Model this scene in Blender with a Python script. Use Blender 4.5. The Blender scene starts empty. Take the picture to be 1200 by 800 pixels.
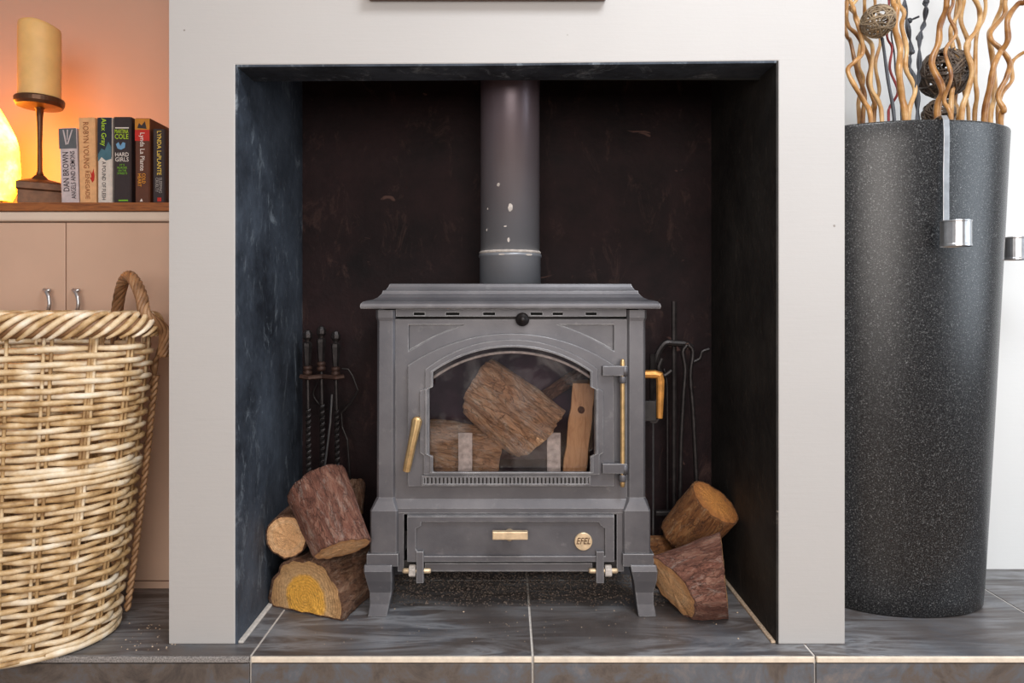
import bpy, bmesh, math, random
from mathutils import Vector, Matrix, noise, Euler

random.seed(7)
sc = bpy.context.scene
col = sc.collection
PI = math.pi

# ------------------------------------------------------------------ camera
# X right, Y into the room's wall, Z up; breast front is Y = 0, hearth top is Z = 0
CAM_Y, CAM_Z, FPX, HX, HY = -1.5, 0.75, 800.0, 594.0, 355.0
cd = bpy.data.cameras.new('camera')
cam = bpy.data.objects.new('camera', cd)
col.objects.link(cam)
cam.location = (0, CAM_Y, CAM_Z)
cam.rotation_euler = (PI / 2, 0, 0)
cd.sensor_width = 36.0
cd.lens = 36.0 * FPX / 1200.0
cd.shift_x = (600 - HX) / 1200.0
cd.shift_y = -(400 - HY) / 1200.0
cd.clip_start = 0.02
sc.camera = cam

# ------------------------------------------------------------------ world and lights
w = bpy.data.worlds.new('room_light')
sc.world = w
w.use_nodes = True
w.node_tree.nodes['Background'].inputs[0].default_value = (0.93, 0.95, 1.0, 1)
w.node_tree.nodes['Background'].inputs[1].default_value = 0.30


def area(name, loc, target, sx, sy, power, color):
    l = bpy.data.lights.new(name, 'AREA')
    l.shape = 'RECTANGLE'
    l.size, l.size_y = sx, sy
    l.energy = power
    l.color = color
    o = bpy.data.objects.new(name, l)
    col.objects.link(o)
    o.location = loc
    d = Vector(target) - Vector(loc)
    o.rotation_euler = d.to_track_quat('-Z', 'Y').to_euler()
    return o


area('window_daylight', (2.6, -0.8, 1.25), (0.0, 0.1, 0.5), 1.1, 1.6, 27, (0.80, 0.90, 1.0))
area('ceiling_light', (0.60, -1.05, 2.28), (0.60, -1.05, 0.0), 0.7, 0.7, 34, (0.92, 0.96, 1.0))
area('front_fill', (0.2, -3.4, 1.25), (0.0, 0.3, 0.4), 2.2, 1.6, 74, (1.0, 0.93, 0.87))  # added soft fill from behind the camera, not a window of the room

sc.view_settings.view_transform = 'Standard'
sc.view_settings.look = 'None'
sc.view_settings.gamma = 1.0
sc.view_settings.use_curve_mapping = False
sc.view_settings.exposure = 0.0


# ------------------------------------------------------------------ helpers
def P(px, py, Y):
    """world point seen at photo pixel (px, py) at depth plane Y"""
    D = Y - CAM_Y
    return Vector(((px - HX) * D / FPX, Y, CAM_Z - (py - HY) * D / FPX))


def X_(px, Y):
    return (px - HX) * (Y - CAM_Y) / FPX


def Z_(py, Y):
    return CAM_Z - (py - HY) * (Y - CAM_Y) / FPX


ORG = {}


def tag(o, label=None, cat=None, group=None, kind=None):
    if label: o['label'] = label
    if cat: o['category'] = cat
    if group: o['group'] = group
    if kind: o['kind'] = kind
    return o


def thing(name, loc, label, cat, group=None):
    o = bpy.data.objects.new(name, None)
    o.empty_display_size = 0.05
    col.objects.link(o)
    o.location = loc
    ORG[o.name] = Vector(loc)
    return tag(o, label, cat, group)


def link_mesh(name, me, mat, parent=None, org=None, smooth=False, bevel=0.0, seg=2):
    o = bpy.data.objects.new(name, me)
    col.objects.link(o)
    if mat is not None:
        me.materials.append(mat)
    if parent is not None:
        o.parent = parent
        ORG[o.name] = ORG[parent.name]
        off = ORG[parent.name]
    else:
        off = Vector(org) if org is not None else Vector((0, 0, 0))
        o.location = off
        ORG[o.name] = off
    if off.length > 0:
        me.transform(Matrix.Translation(-off))
    if smooth:
        for p in me.polygons: p.use_smooth = True
    if bevel > 0:
        m = o.modifiers.new('bevel', 'BEVEL')
        m.width = bevel
        m.segments = seg
        m.limit_method = 'ANGLE'
        m.angle_limit = math.radians(35)
        m.use_clamp_overlap = True
    return o


class MB:
    def __init__(s):
        s.v, s.f = [], []

    def box(s, x0, x1, y0, y1, z0, z1):
        b = len(s.v)
        s.v += [(x0, y0, z0), (x1, y0, z0), (x1, y1, z0), (x0, y1, z0), (x0, y0, z1), (x1, y0, z1), (x1, y1, z1), (x0, y1, z1)]
        s.f += [tuple(b + i for i in q) for q in ((0, 3, 2, 1), (4, 5, 6, 7), (0, 1, 5, 4), (1, 2, 6, 5), (2, 3, 7, 6), (3, 0, 4, 7))]
        return s

    def loft(s, rings, closed=False, caps=True):
        b = len(s.v)
        n = len(rings[0])
        for r in rings: s.v += [tuple(p) for p in r]
        m = len(rings)
        for i in range(m if closed else m - 1):
            for j in range(n):
                a, c = b + i * n, b + ((i + 1) % m) * n
                s.f.append((a + j, a + (j + 1) % n, c + (j + 1) % n, c + j))
        if caps and not closed:
            s.f.append(tuple(b + j for j in reversed(range(n))))
            s.f.append(tuple(b + (m - 1) * n + j for j in range(n)))
        return s

    def tube(s, path, r, n=8, closed=False, caps=True, flat=1.0, twist=0.0, ref=None):
        path = [Vector(p) for p in path]
        m = len(path)
        rings = []
        up = None
        for i, p in enumerate(path):
            if closed:
                t = path[(i + 1) % m] - path[i - 1]
            else:
                t = path[min(i + 1, m - 1)] - path[max(i - 1, 0)]
            t = t.normalized() if t.length > 1e-9 else Vector((0, 0, 1))
            if up is None:
                up = Vector(ref) if ref is not None else (Vector((0, 0, 1)) if abs(t.z) < 0.9 else Vector((0, 1, 0)))
            a = up - t * up.dot(t)
            if a.length < 1e-6: a = t.orthogonal()
            a.normalize()
            up = a
            b = t.cross(a)
            rr = r[i] if isinstance(r, (list, tuple)) else r
            rings.append([p + (a * math.cos(2 * PI * j / n + twist * i) + b * math.sin(2 * PI * j / n + twist * i) * flat) * rr for j in range(n)])
        return s.loft(rings, closed, caps)

    def lathe(s, prof, c=(0, 0), n=32, caps=True):
        """prof: (rx, ry, z) or (r, z)"""
        rings = []
        for q in prof:
            rx, ry, z = (q[0], q[0], q[1]) if len(q) == 2 else q
            rings.append([(c[0] + rx * math.cos(2 * PI * j / n), c[1] + ry * math.sin(2 * PI * j / n), z) for j in range(n)])
        return s.loft(rings, False, caps)

    def lathe_dir(s, prof, p, d, n=16):
        """prof (r, t) along direction d from p"""
        d = Vector(d).normalized()
        a = d.orthogonal().normalized()
        b = d.cross(a)
        p = Vector(p)
        return s.loft([[p + d * t + (a * math.cos(2 * PI * j / n) + b * math.sin(2 * PI * j / n)) * r for j in range(n)] for r, t in prof])

    def build(s, name, mat, parent=None, org=None, smooth=False, bevel=0.0, seg=2):
        me = bpy.data.meshes.new(name)
        me.from_pydata(s.v, [], s.f)
        me.update()
        bm = bmesh.new()
        bm.from_mesh(me)
        bmesh.ops.recalc_face_normals(bm, faces=bm.faces)
        bm.to_mesh(me)
        bm.free()
        return link_mesh(name, me, mat, parent, org, smooth, bevel, seg)


def plate(name, loops, y0, y1, mat, parent=None, org=None, bevel=0.0015, seg=2):
    """flat plate in XZ, front face at y0, back at y1; loops[0] outer outline, the others holes"""
    bm = bmesh.new()
    edges = []
    for lp in loops:
        vs = [bm.verts.new((p[0], y0, p[1])) for p in lp]
        for i in range(len(vs)):
            edges.append(bm.edges.new((vs[i], vs[(i + 1) % len(vs)])))
    bmesh.ops.triangle_fill(bm, use_beauty=True, use_dissolve=False, edges=edges, normal=(0, -1, 0))
    ext = bmesh.ops.extrude_face_region(bm, geom=list(bm.faces))
    for e in ext['geom']:
        if isinstance(e, bmesh.types.BMVert): e.co.y = y1
    bmesh.ops.recalc_face_normals(bm, faces=bm.faces)
    me = bpy.data.meshes.new(name)
    bm.to_mesh(me)
    bm.free()
    return link_mesh(name, me, mat, parent, org, False, bevel, seg)


def smooth_path(pts, sub=6, closed=False):
    pts = [Vector(p) for p in pts]
    n = len(pts)
    out = []
    rng = n if closed else n - 1
    for i in range(rng):
        p0 = pts[i - 1] if (closed or i > 0) else pts[0]
        p1, p2 = pts[i], pts[(i + 1) % n]
        p3 = pts[(i + 2) % n] if (closed or i + 2 < n) else pts[-1]
        for k in range(sub):
            t = k / sub
            out.append(0.5 * ((2 * p1) + (p2 - p0) * t + (2 * p0 - 5 * p1 + 4 * p2 - p3) * t * t + (3 * p1 - p0 - 3 * p2 + p3) * t ** 3))
    if not closed: out.append(pts[-1])
    return out


def text(name, body, box, Y, rot, mat, parent, depth=0.0006, italic=False, bold=0.005):
    """lettering fitted to a pixel box (x0, x1, y0, y1) of the plane Y, reading 'h', 'down' or 'up'"""
    cu = bpy.data.curves.new('lettering', 'FONT')
    cu.body = body
    cu.size = 1.0
    cu.align_x = 'CENTER'
    cu.offset = bold
    cu.resolution_u = 2
    if italic: cu.shear = 0.3
    t = bpy.data.objects.new('lettering', cu)
    col.objects.link(t)
    bpy.context.view_layer.update()
    dg = bpy.context.evaluated_depsgraph_get()
    me = bpy.data.meshes.new_from_object(t.evaluated_get(dg))
    col.objects.unlink(t)
    bpy.data.objects.remove(t)
    xs = [v.co.x for v in me.vertices]
    ys = [v.co.y for v in me.vertices]
    x0, x1, y0, y1 = min(xs), max(xs), min(ys), max(ys)
    a, b = P(box[0], box[3], Y), P(box[1], box[2], Y)
    W, H = b.x - a.x, b.z - a.z
    c = (a + b) / 2
    for v in me.vertices:
        u = (v.co.x - (x0 + x1) / 2) / (x1 - x0)
        q = (v.co.y - (y0 + y1) / 2) / (y1 - y0)
        if rot == 'h':
            v.co = (c.x + u * W, Y, c.z + q * H)
        elif rot == 'down':
            v.co = (c.x + q * W, Y, c.z - u * H)
        else:
            v.co = (c.x - q * W, Y, c.z + u * H)
    me.name = name
    me.materials.clear()
    return link_mesh(name, me, mat, parent)


# ------------------------------------------------------------------ materials
MATS = {}


class NB:
    def __init__(s, name):
        s.m = bpy.data.materials.new(name)
        s.m.use_nodes = True
        s.t = s.m.node_tree
        s.b = s.t.nodes['Principled BSDF']
        MATS[name] = s.m

    def n(s, typ, **kw):
        nd = s.t.nodes.new(typ)
        for k, v in kw.items():
            if k in nd.inputs: nd.inputs[k].default_value = v
            else: setattr(nd, k, v)
        return nd

    def l(s, a, b):
        s.t.links.new(a, b)

    def coord(s, scale=(1, 1, 1), kind='Object'):
        tc = s.n('ShaderNodeTexCoord')
        mp = s.n('ShaderNodeMapping')
        mp.inputs['Scale'].default_value = scale
        s.l(tc.outputs[kind], mp.inputs['Vector'])
        return mp.outputs['Vector']

    def noise(s, vec, scale, detail=4, rough=0.55, dist=0.0):
        nd = s.n('ShaderNodeTexNoise')
        nd.inputs['Scale'].default_value = scale
        nd.inputs['Detail'].default_value = detail
        nd.inputs['Roughness'].default_value = rough
        nd.inputs['Distortion'].default_value = dist
        s.l(vec, nd.inputs['Vector'])
        return nd.outputs['Fac']

    def ramp(s, fac, stops):
        r = s.n('ShaderNodeValToRGB')
        e = r.color_ramp.elements
        while len(e) < len(stops): e.new(0.5)
        for k, (p, c) in enumerate(stops):
            e[k].position = p
            e[k].color = (c[0], c[1], c[2], 1) if not isinstance(c, (int, float)) else (c, c, c, 1)
        s.l(fac, r.inputs['Fac'])
        return r.outputs['Color']

    def mix(s, fac, a, b, mode='MIX'):
        m = s.n('ShaderNodeMix', data_type='RGBA', blend_type=mode)
        for sock, val in ((m.inputs[0], fac), (m.inputs[6], a), (m.inputs[7], b)):
            if isinstance(val, (int, float)): sock.default_value = val
            elif isinstance(val, (tuple, list)): sock.default_value = (val[0], val[1], val[2], 1)
            else: s.l(val, sock)
        return m.outputs[2]

    def math(s, op, a, b=0.0):
        m = s.n('ShaderNodeMath', operation=op)
        for k, val in enumerate((a, b)):
            if isinstance(val, (int, float)): m.inputs[k].default_value = val
            else: s.l(val, m.inputs[k])
        return m.outputs[0]

    def bump(s, h, strength=0.3, dist=0.01):
        b = s.n('ShaderNodeBump')
        b.inputs['Strength'].default_value = strength
        b.inputs['Distance'].default_value = dist
        s.l(h, b.inputs['Height'])
        s.l(b.outputs['Normal'], s.b.inputs['Normal'])

    def set(s, color=None, rough=None, metal=None, **kw):
        if color is not None:
            if isinstance(color, (tuple, list)): s.b.inputs['Base Color'].default_value = (color[0], color[1], color[2], 1)
            else: s.l(color, s.b.inputs['Base Color'])
        if rough is not None:
            if isinstance(rough, (int, float)): s.b.inputs['Roughness'].default_value = rough
            else: s.l(rough, s.b.inputs['Roughness'])
        if metal is not None: s.b.inputs['Metallic'].default_value = metal
        for k, v in kw.items(): s.b.inputs[k].default_value = v
        return s.m


def plain(name, color, rough=0.5, metal=0.0, var=0.15, scale=30, bump=0.0):
    """a colour with a little procedural grain"""
    nb = NB(name)
    v = nb.coord()
    f = nb.noise(v, scale, 5)
    d = tuple(c * (1 - var) for c in color)
    u = tuple(min(1, c * (1 + var)) for c in color)
    nb.set(nb.ramp(f, [(0.3, d), (0.7, u)]), rough, metal)
    if bump: nb.bump(f, bump, 0.004)
    return nb.m


def m_plaster(name, base, warm):
    nb = NB(name)
    v = nb.coord()
    big = nb.noise(v, 3.0, 4)
    fine = nb.noise(v, 90, 4)
    streak = nb.noise(nb.coord((3, 3, 40)), 4, 3)
    c = nb.mix(big, base, warm)
    sp = nb.n('ShaderNodeTexVoronoi')
    sp.inputs['Scale'].default_value = 16
    nb.l(v, sp.inputs['Vector'])
    spm = nb.ramp(sp.outputs['Distance'], [(0.035, 1), (0.055, 0)])
    rare = nb.ramp(nb.noise(v, 6.1, 1), [(0.58, 0), (0.6, 1)])
    sp2 = nb.mix(1.0, spm, rare, 'MULTIPLY')
    c = nb.mix(sp2, c, (0.22, 0.19, 0.17))
    nb.set(c, 0.75)
    h = nb.math('ADD', nb.math('MULTIPLY', streak, 0.6), nb.math('MULTIPLY', fine, 0.5))
    nb.bump(h, 0.10, 0.004)
    return nb.m


def m_soot(name, base, tint, scuff, amount):
    nb = NB(name)
    v = nb.coord()
    big = nb.noise(v, 4.0, 8, 0.72)
    c = nb.ramp(big, [(0.34, base), (0.66, tint)])
    a = nb.noise(nb.coord((2, 2, 1)), 7, 10, 0.80, 0.8)
    m = nb.ramp(a, [(amount, 0), (amount + 0.16, 1)])
    c = nb.mix(m, c, scuff)
    s2 = nb.noise(nb.coord((1, 60, 2.0)), 9, 3, 0.5, 1.5)
    m2 = nb.ramp(s2, [(0.71, 0), (0.75, 1)])
    c = nb.mix(m2, c, tuple(x * 1.6 for x in scuff))
    nb.set(c, 0.70)
    nb.b.inputs['Specular IOR Level'].default_value = 0.22
    nb.bump(nb.noise(v, 45, 6), 0.35, 0.006)
    return nb.m


def m_iron():
    nb = NB('cast_iron')
    v = nb.coord()
    big = nb.noise(v, 7, 5, 0.6)
    fine = nb.noise(v, 260, 3)
    c = nb.ramp(big, [(0.3, (0.085, 0.083, 0.094)), (0.7, (0.150, 0.144, 0.154))])
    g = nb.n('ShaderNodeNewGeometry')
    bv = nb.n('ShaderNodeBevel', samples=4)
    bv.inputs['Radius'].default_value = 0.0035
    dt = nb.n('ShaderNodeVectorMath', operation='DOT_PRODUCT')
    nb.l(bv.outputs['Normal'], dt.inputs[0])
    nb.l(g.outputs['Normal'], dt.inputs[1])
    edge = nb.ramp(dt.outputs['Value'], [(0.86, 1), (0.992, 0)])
    edge_patches = nb.ramp(nb.noise(v, 30, 4), [(0.35, 0.35), (0.65, 0.95)])  # paler along the edges, broken up by noise
    c = nb.mix(nb.mix(1.0, edge, edge_patches, 'MULTIPLY'), c, (0.66, 0.66, 0.67))
    dust = nb.ramp(nb.noise(v, 24, 7, 0.7), [(0.60, 0), (0.80, 1)])
    c = nb.mix(nb.math('MULTIPLY', dust, 0.35), c, (0.42, 0.40, 0.40))
    nb.set(c, 0.44, 0.35)
    nb.bump(fine, 0.10, 0.002)
    return nb.m


def m_pipe():
    nb = NB('flue_paint')
    v = nb.coord()
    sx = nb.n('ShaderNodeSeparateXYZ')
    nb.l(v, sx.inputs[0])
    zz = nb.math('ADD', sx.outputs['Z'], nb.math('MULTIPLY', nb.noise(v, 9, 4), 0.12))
    c = nb.ramp(zz, [(0.14, (0.24, 0.25, 0.275)), (0.34, (0.19, 0.17, 0.19)), (0.60, (0.135, 0.092, 0.110))])  # heat tint above; a bluish highlight is painted into the lower part
    nb.set(c, 0.36, 0.35)
    nb.bump(nb.noise(v, 60, 4), 0.08, 0.003)
    return nb.m


def m_tile(name='slate_tile', k=1.0, swirl=0.5):
    nb = NB(name)
    v = nb.coord(kind='Generated') if False else nb.coord()
    geo = nb.n('ShaderNodeNewGeometry')
    mp = nb.n('ShaderNodeMapping')
    nb.l(geo.outputs['Position'], mp.inputs['Vector'])
    v = mp.outputs['Vector']
    big = nb.noise(v, 3.5, 8, 0.65, 0.4)
    c = nb.ramp(big, [(0.25, (0.050 * k, 0.045 * k, 0.046 * k)), (0.5, (0.095 * k, 0.080 * k, 0.075 * k)), (0.62, (0.085 * k, 0.088 * k, 0.10 * k)), (0.8, (0.17 * k, 0.145 * k, 0.13 * k))])
    spots = nb.ramp(nb.noise(v, 40, 6, 0.7), [(0.62, 0), (0.75, 1)])
    c = nb.mix(nb.math('MULTIPLY', spots, 0.25), c, (0.24, 0.22, 0.21))
    mp2 = nb.n('ShaderNodeMapping')
    mp2.inputs['Scale'].default_value = (0.8, 5.0, 1.0)
    nb.l(geo.outputs['Position'], mp2.inputs['Vector'])
    sw = nb.noise(mp2.outputs['Vector'], 2.6, 6, 0.62, 1.8)
    swm = nb.ramp(sw, [(0.42, 0), (0.56, 1), (0.62, 0.15), (0.72, 0.9)])
    mask = nb.ramp(nb.noise(v, 2.3, 2), [(0.36, 0), (0.55, 1)])
    f = nb.math('MULTIPLY', nb.mix(1.0, swm, mask, 'MULTIPLY'), swirl)
    c = nb.mix(f, c, (0.33, 0.34, 0.36))
    r = nb.ramp(big, [(0.3, 0.30), (0.7, 0.46)])
    nb.set(c, r)
    nb.bump(nb.noise(v, 28, 6), 0.12, 0.004)
    return nb.m


def m_riser():
    nb = NB('mottled_riser_tile')
    geo = nb.n('ShaderNodeNewGeometry')
    big = nb.noise(geo.outputs['Position'], 8, 9, 0.72, 0.5)
    c = nb.ramp(big, [(0.30, (0.045, 0.040, 0.040)), (0.46, (0.13, 0.105, 0.09)), (0.56, (0.125, 0.135, 0.155)), (0.72, (0.26, 0.21, 0.18))])
    nb.set(c, 0.42)
    nb.bump(big, 0.15, 0.004)
    return nb.m


def m_wood(name, dark, light, scale=(1, 12, 12), rough=0.45):
    nb = NB(name)
    v = nb.coord(scale)
    f = nb.noise(v, 6, 8, 0.6, 1.2)
    nb.set(nb.ramp(f, [(0.3, dark), (0.5, light), (0.7, dark)]), rough)
    nb.bump(f, 0.1, 0.003)
    return nb.m


def m_wicker(name, stops, rough=0.5):
    nb = NB(name)
    v = nb.coord()
    oi = nb.n('ShaderNodeObjectInfo')
    f = nb.noise(v, 26, 4, 0.6)
    f2 = nb.math('ADD', nb.math('MULTIPLY', f, 0.75), nb.math('MULTIPLY', oi.outputs['Random'], 0.28))
    c = nb.ramp(f2, stops)
    nb.set(c, rough)
    nb.bump(nb.noise(v, 220, 2), 0.15, 0.002)
    return nb.m


def m_bark(name, a, b, c3, flecks=(0.45, 0.40, 0.36)):
    nb = NB(name)
    v = nb.coord((1, 1, 0.32))
    v2 = nb.coord()
    n1 = nb.noise(v, 34, 10, 0.78, 1.2)
    vo = nb.n('ShaderNodeTexVoronoi', feature='DISTANCE_TO_EDGE')
    vo.inputs['Scale'].default_value = 46
    wv = nb.n('ShaderNodeVectorMath', operation='ADD')
    nn = nb.n('ShaderNodeTexNoise')
    nn.inputs['Scale'].default_value = 18
    nn.inputs['Detail'].default_value = 4
    nb.l(v, nn.inputs['Vector'])
    sc_ = nb.n('ShaderNodeVectorMath', operation='SCALE')
    sc_.inputs['Scale'].default_value = 0.16
    nb.l(nn.outputs['Color'], sc_.inputs[0])
    nb.l(v, wv.inputs[0])
    nb.l(sc_.outputs[0], wv.inputs[1])
    nb.l(wv.outputs[0], vo.inputs['Vector'])
    crack = nb.ramp(vo.outputs['Distance'], [(0.0, 0.45), (0.05, 1)])
    big = nb.noise(v2, 12, 5)
    c = nb.ramp(n1, [(0.34, a), (0.50, b), (0.64, c3)])
    fleck_mask = nb.ramp(nb.noise(v, 52, 9, 0.8, 0.5), [(0.53, 0), (0.66, 1)])  # pale flecks from fine noise
    c = nb.mix(nb.math('MULTIPLY', fleck_mask, 0.7), c, flecks)
    c = nb.mix(crack, tuple(x * 0.45 for x in a), c)
    nb.set(c, 0.85)
    h = nb.math('ADD', nb.math('MULTIPLY', n1, 1.0), nb.math('MULTIPLY', crack, 0.35))
    nb.bump(h, 1.0, 0.03)
    return nb.m


def m_cut(name, inner, mid, outer, r=0.08, stain=(0.10, 0.055, 0.03)):
    nb = NB(name)
    tc = nb.n('ShaderNodeTexCoord')
    mp = nb.n('ShaderNodeMapping')
    mp.inputs['Scale'].default_value = (1, 1, 0)
    nb.l(tc.outputs['Object'], mp.inputs['Vector'])
    ln = nb.n('ShaderNodeVectorMath', operation='LENGTH')
    nb.l(mp.outputs['Vector'], ln.inputs[0])
    wob = nb.noise(mp.outputs['Vector'], 22, 5)
    rad = nb.math('ADD', nb.math('DIVIDE', ln.outputs['Value'], r), nb.math('MULTIPLY', wob, 0.22))
    c = nb.ramp(rad, [(0.1, inner), (0.62, inner), (0.70, mid), (1.05, outer)])
    ring = nb.math('SINE', nb.math('MULTIPLY', rad, 95))
    c = nb.mix(nb.math('MULTIPLY', nb.math('ADD', ring, 1.0), 0.07), c, tuple(x * 0.4 for x in mid))
    fib = nb.ramp(nb.noise(mp.outputs['Vector'], 140, 8, 0.8), [(0.35, 0.62), (0.65, 1.18)])
    c = nb.mix(1.0, c, fib, 'MULTIPLY')
    st = nb.ramp(nb.noise(mp.outputs['Vector'], 30, 9, 0.75), [(0.54, 0), (0.68, 1)])
    c = nb.mix(nb.math('MULTIPLY', st, 0.6), c, stain)
    nb.set(c, 0.8)
    nb.bump(nb.math('ADD', nb.noise(tc.outputs['Object'], 120, 5), nb.math('MULTIPLY', ring, 0.15)), 0.5, 0.004)
    return nb.m


def m_vase():
    nb = NB('speckled_stoneware')
    v = nb.coord()
    f = nb.noise(v, 330, 3, 0.7)
    c = nb.ramp(f, [(0.42, (0.010, 0.010, 0.011)), (0.58, (0.030, 0.030, 0.031)), (0.70, (0.20, 0.20, 0.20))])
    nb.set(c, 0.24)
    nb.b.inputs['Specular IOR Level'].default_value = 0.38
    nb.bump(f, 0.22, 0.002)
    return nb.m


def m_glass():
    nb = NB('stove_glass')
    t = nb.t
    tr = nb.n('ShaderNodeBsdfTransparent')
    tr.inputs[0].default_value = (0.97, 0.95, 0.96, 1)
    gl = nb.n('ShaderNodeBsdfGlossy')
    gl.inputs['Roughness'].default_value = 0.04
    df = nb.n('ShaderNodeBsdfDiffuse')
    df.inputs[0].default_value = (0.75, 0.72, 0.70, 1)
    fr = nb.n('ShaderNodeFresnel')
    fr.inputs[0].default_value = 1.45
    m1 = nb.n('ShaderNodeMixShader')
    nb.l(fr.outputs[0], m1.inputs[0])
    nb.l(tr.outputs[0], m1.inputs[1])
    nb.l(gl.outputs[0], m1.inputs[2])
    v = nb.coord()
    sm = nb.ramp(nb.noise(v, 9, 6, 0.65, 0.6), [(0.50, 0.0), (0.85, 0.12)])
    m2 = nb.n('ShaderNodeMixShader')
    nb.l(sm, m2.inputs[0])
    nb.l(m1.outputs[0], m2.inputs[1])
    nb.l(df.outputs[0], m2.inputs[2])
    nb.l(m2.outputs[0], t.nodes['Material Output'].inputs['Surface'])
    return nb.m


def m_emit(name, stops, strength):
    nb = NB(name)
    v = nb.coord()
    c = nb.ramp(nb.noise(v, 11, 5, 0.6), stops)
    nb.set((0.9, 0.6, 0.3), 0.5)
    nb.l(c, nb.b.inputs['Emission Color'])
    nb.b.inputs['Emission Strength'].default_value = strength
    return nb.m


M = {}
M['plaster'] = m_plaster('breast_plaster', (0.455, 0.438, 0.428), (0.50, 0.483, 0.47))
M['white_wall'] = m_plaster('white_wall_paint', (0.72, 0.72, 0.71), (0.76, 0.76, 0.75))
M['beige_wall'] = m_plaster('beige_wall_paint', (0.52, 0.37, 0.30), (0.55, 0.395, 0.32))
M['soot_left_lit'] = m_soot('recess_scuffed_blue_lit', (0.016, 0.019, 0.026), (0.075, 0.092, 0.12), (0.26, 0.30, 0.34), 0.55)  # scuffed black paint with the bluish light from the right put into its colour
M['soot_right'] = m_soot('recess_paint_plain', (0.012, 0.011, 0.011), (0.045, 0.040, 0.036), (0.18, 0.15, 0.125), 0.60)
M['soot_back'] = m_soot('recess_paint_back', (0.005, 0.0024, 0.0032), (0.021, 0.0085, 0.0095), (0.058, 0.030, 0.025), 0.55)
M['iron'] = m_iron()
M['pipe'] = m_pipe()
M['dark_iron'] = plain('sooty_iron', (0.022, 0.019, 0.019), 0.55, 0.3, 0.4, 40)
M['firebrick'] = plain('firebrick_reflection_tint', (0.050, 0.022, 0.034), 0.85, 0.0, 0.45, 14, 0.3)  # purple reflection in the glass is painted into the brick colour
M['black'] = plain('black_void', (0.008, 0.008, 0.008), 0.9)
M['tool'] = plain('wrought_iron', (0.035, 0.030, 0.030), 0.42, 0.6, 0.4, 60, 0.2)
M['tool_rust'] = plain('rusty_wrought_iron', (0.060, 0.030, 0.022), 0.6, 0.4, 0.4, 60, 0.2)
M['brass'] = plain('aged_brass', (0.62, 0.42, 0.20), 0.38, 0.75, 0.25, 45, 0.1)
M['brass_pale'] = plain('pale_brass', (0.72, 0.55, 0.36), 0.42, 0.55, 0.2, 60, 0.1)
M['brass_lamp_lit'] = plain('lamp_lit_brass', (0.70, 0.32, 0.08), 0.40, 0.5, 0.25, 60, 0.1)  # brass with the warm lamp's orange reflection painted into its colour
M['steel'] = plain('brushed_steel', (0.55, 0.55, 0.56), 0.30, 0.95, 0.15, 60)
M['tile'] = m_tile('slate_tile', 1.0, 0.62)
M['riser'] = m_riser()
M['grout'] = plain('pale_grout', (0.62, 0.58, 0.54), 0.9, 0, 0.15, 80)
M['edge'] = plain('cream_edge_trim', (0.80, 0.69, 0.56), 0.6, 0, 0.12, 50)
M['edge_grey'] = plain('speckled_edge_trim', (0.26, 0.24, 0.23), 0.7, 0, 0.65, 320, 0.3)
M['cream'] = plain('cream_cabinet_paint', (0.62, 0.42, 0.31), 0.45, 0, 0.04, 6)
M['rail'] = plain('cream_rail_paint', (0.70, 0.58, 0.48), 0.35, 0, 0.04, 6)
M['shelf'] = m_wood('reddish_shelf_wood', (0.13, 0.040, 0.014), (0.34, 0.12, 0.035), (1.2, 14, 14), 0.35)
M['floor'] = m_wood('room_floor_wood', (0.16, 0.10, 0.06), (0.28, 0.18, 0.11), (1, 10, 10), 0.4)
M['ceiling'] = plain('ceiling_paint', (0.8, 0.8, 0.79), 0.9, 0, 0.03, 5)
M['wicker'] = m_wicker('pale_wicker', [(0.30, (0.26, 0.14, 0.055)), (0.45, (0.55, 0.36, 0.17)), (0.58, (0.74, 0.57, 0.36)), (0.75, (0.88, 0.79, 0.64))])
M['wicker_brown'] = m_wicker('brown_wicker', [(0.25, (0.10, 0.045, 0.02)), (0.5, (0.27, 0.14, 0.065)), (0.8, (0.42, 0.25, 0.13))])
M['willow'] = m_wicker('golden_willow', [(0.32, (0.20, 0.075, 0.02)), (0.5, (0.44, 0.215, 0.065)), (0.72, (0.66, 0.43, 0.20))], 0.32)
M['vine'] = m_wicker('dark_vine', [(0.3, (0.02, 0.022, 0.028)), (0.7, (0.08, 0.085, 0.10))])
M['red_twig'] = m_wicker('red_twig', [(0.3, (0.18, 0.018, 0.02)), (0.7, (0.36, 0.05, 0.05))])
M['dark_ball'] = m_wicker('dark_rattan', [(0.3, (0.035, 0.022, 0.015)), (0.55, (0.10, 0.07, 0.05)), (0.8, (0.26, 0.19, 0.13))])
M['pale_ball'] = m_wicker('grey_rattan', [(0.3, (0.10, 0.065, 0.035)), (0.6, (0.28, 0.20, 0.12)), (0.8, (0.42, 0.32, 0.20))])
M['bark_red'] = m_bark('reddish_bark', (0.10, 0.032, 0.020), (0.33, 0.13, 0.085), (0.55, 0.30, 0.21), (0.66, 0.52, 0.44))
M['bark_brown'] = m_bark('brown_bark', (0.08, 0.030, 0.016), (0.26, 0.12, 0.065), (0.45, 0.26, 0.16), (0.58, 0.44, 0.33))
M['bark_rust'] = m_bark('rusty_bark', (0.11, 0.034, 0.010), (0.33, 0.12, 0.032), (0.50, 0.23, 0.08), (0.58, 0.40, 0.24))
M['bark_lit'] = m_bark('firebox_lit_bark', (0.30, 0.13, 0.055), (0.80, 0.46, 0.25), (0.95, 0.70, 0.46), (0.98, 0.88, 0.72))  # bark colour brightened to stand in for light inside the firebox
M['cut_yellow'] = m_cut('yellow_cut_wood', (0.92, 0.47, 0.07), (0.62, 0.38, 0.18), (0.50, 0.28, 0.12), 0.105)
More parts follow.
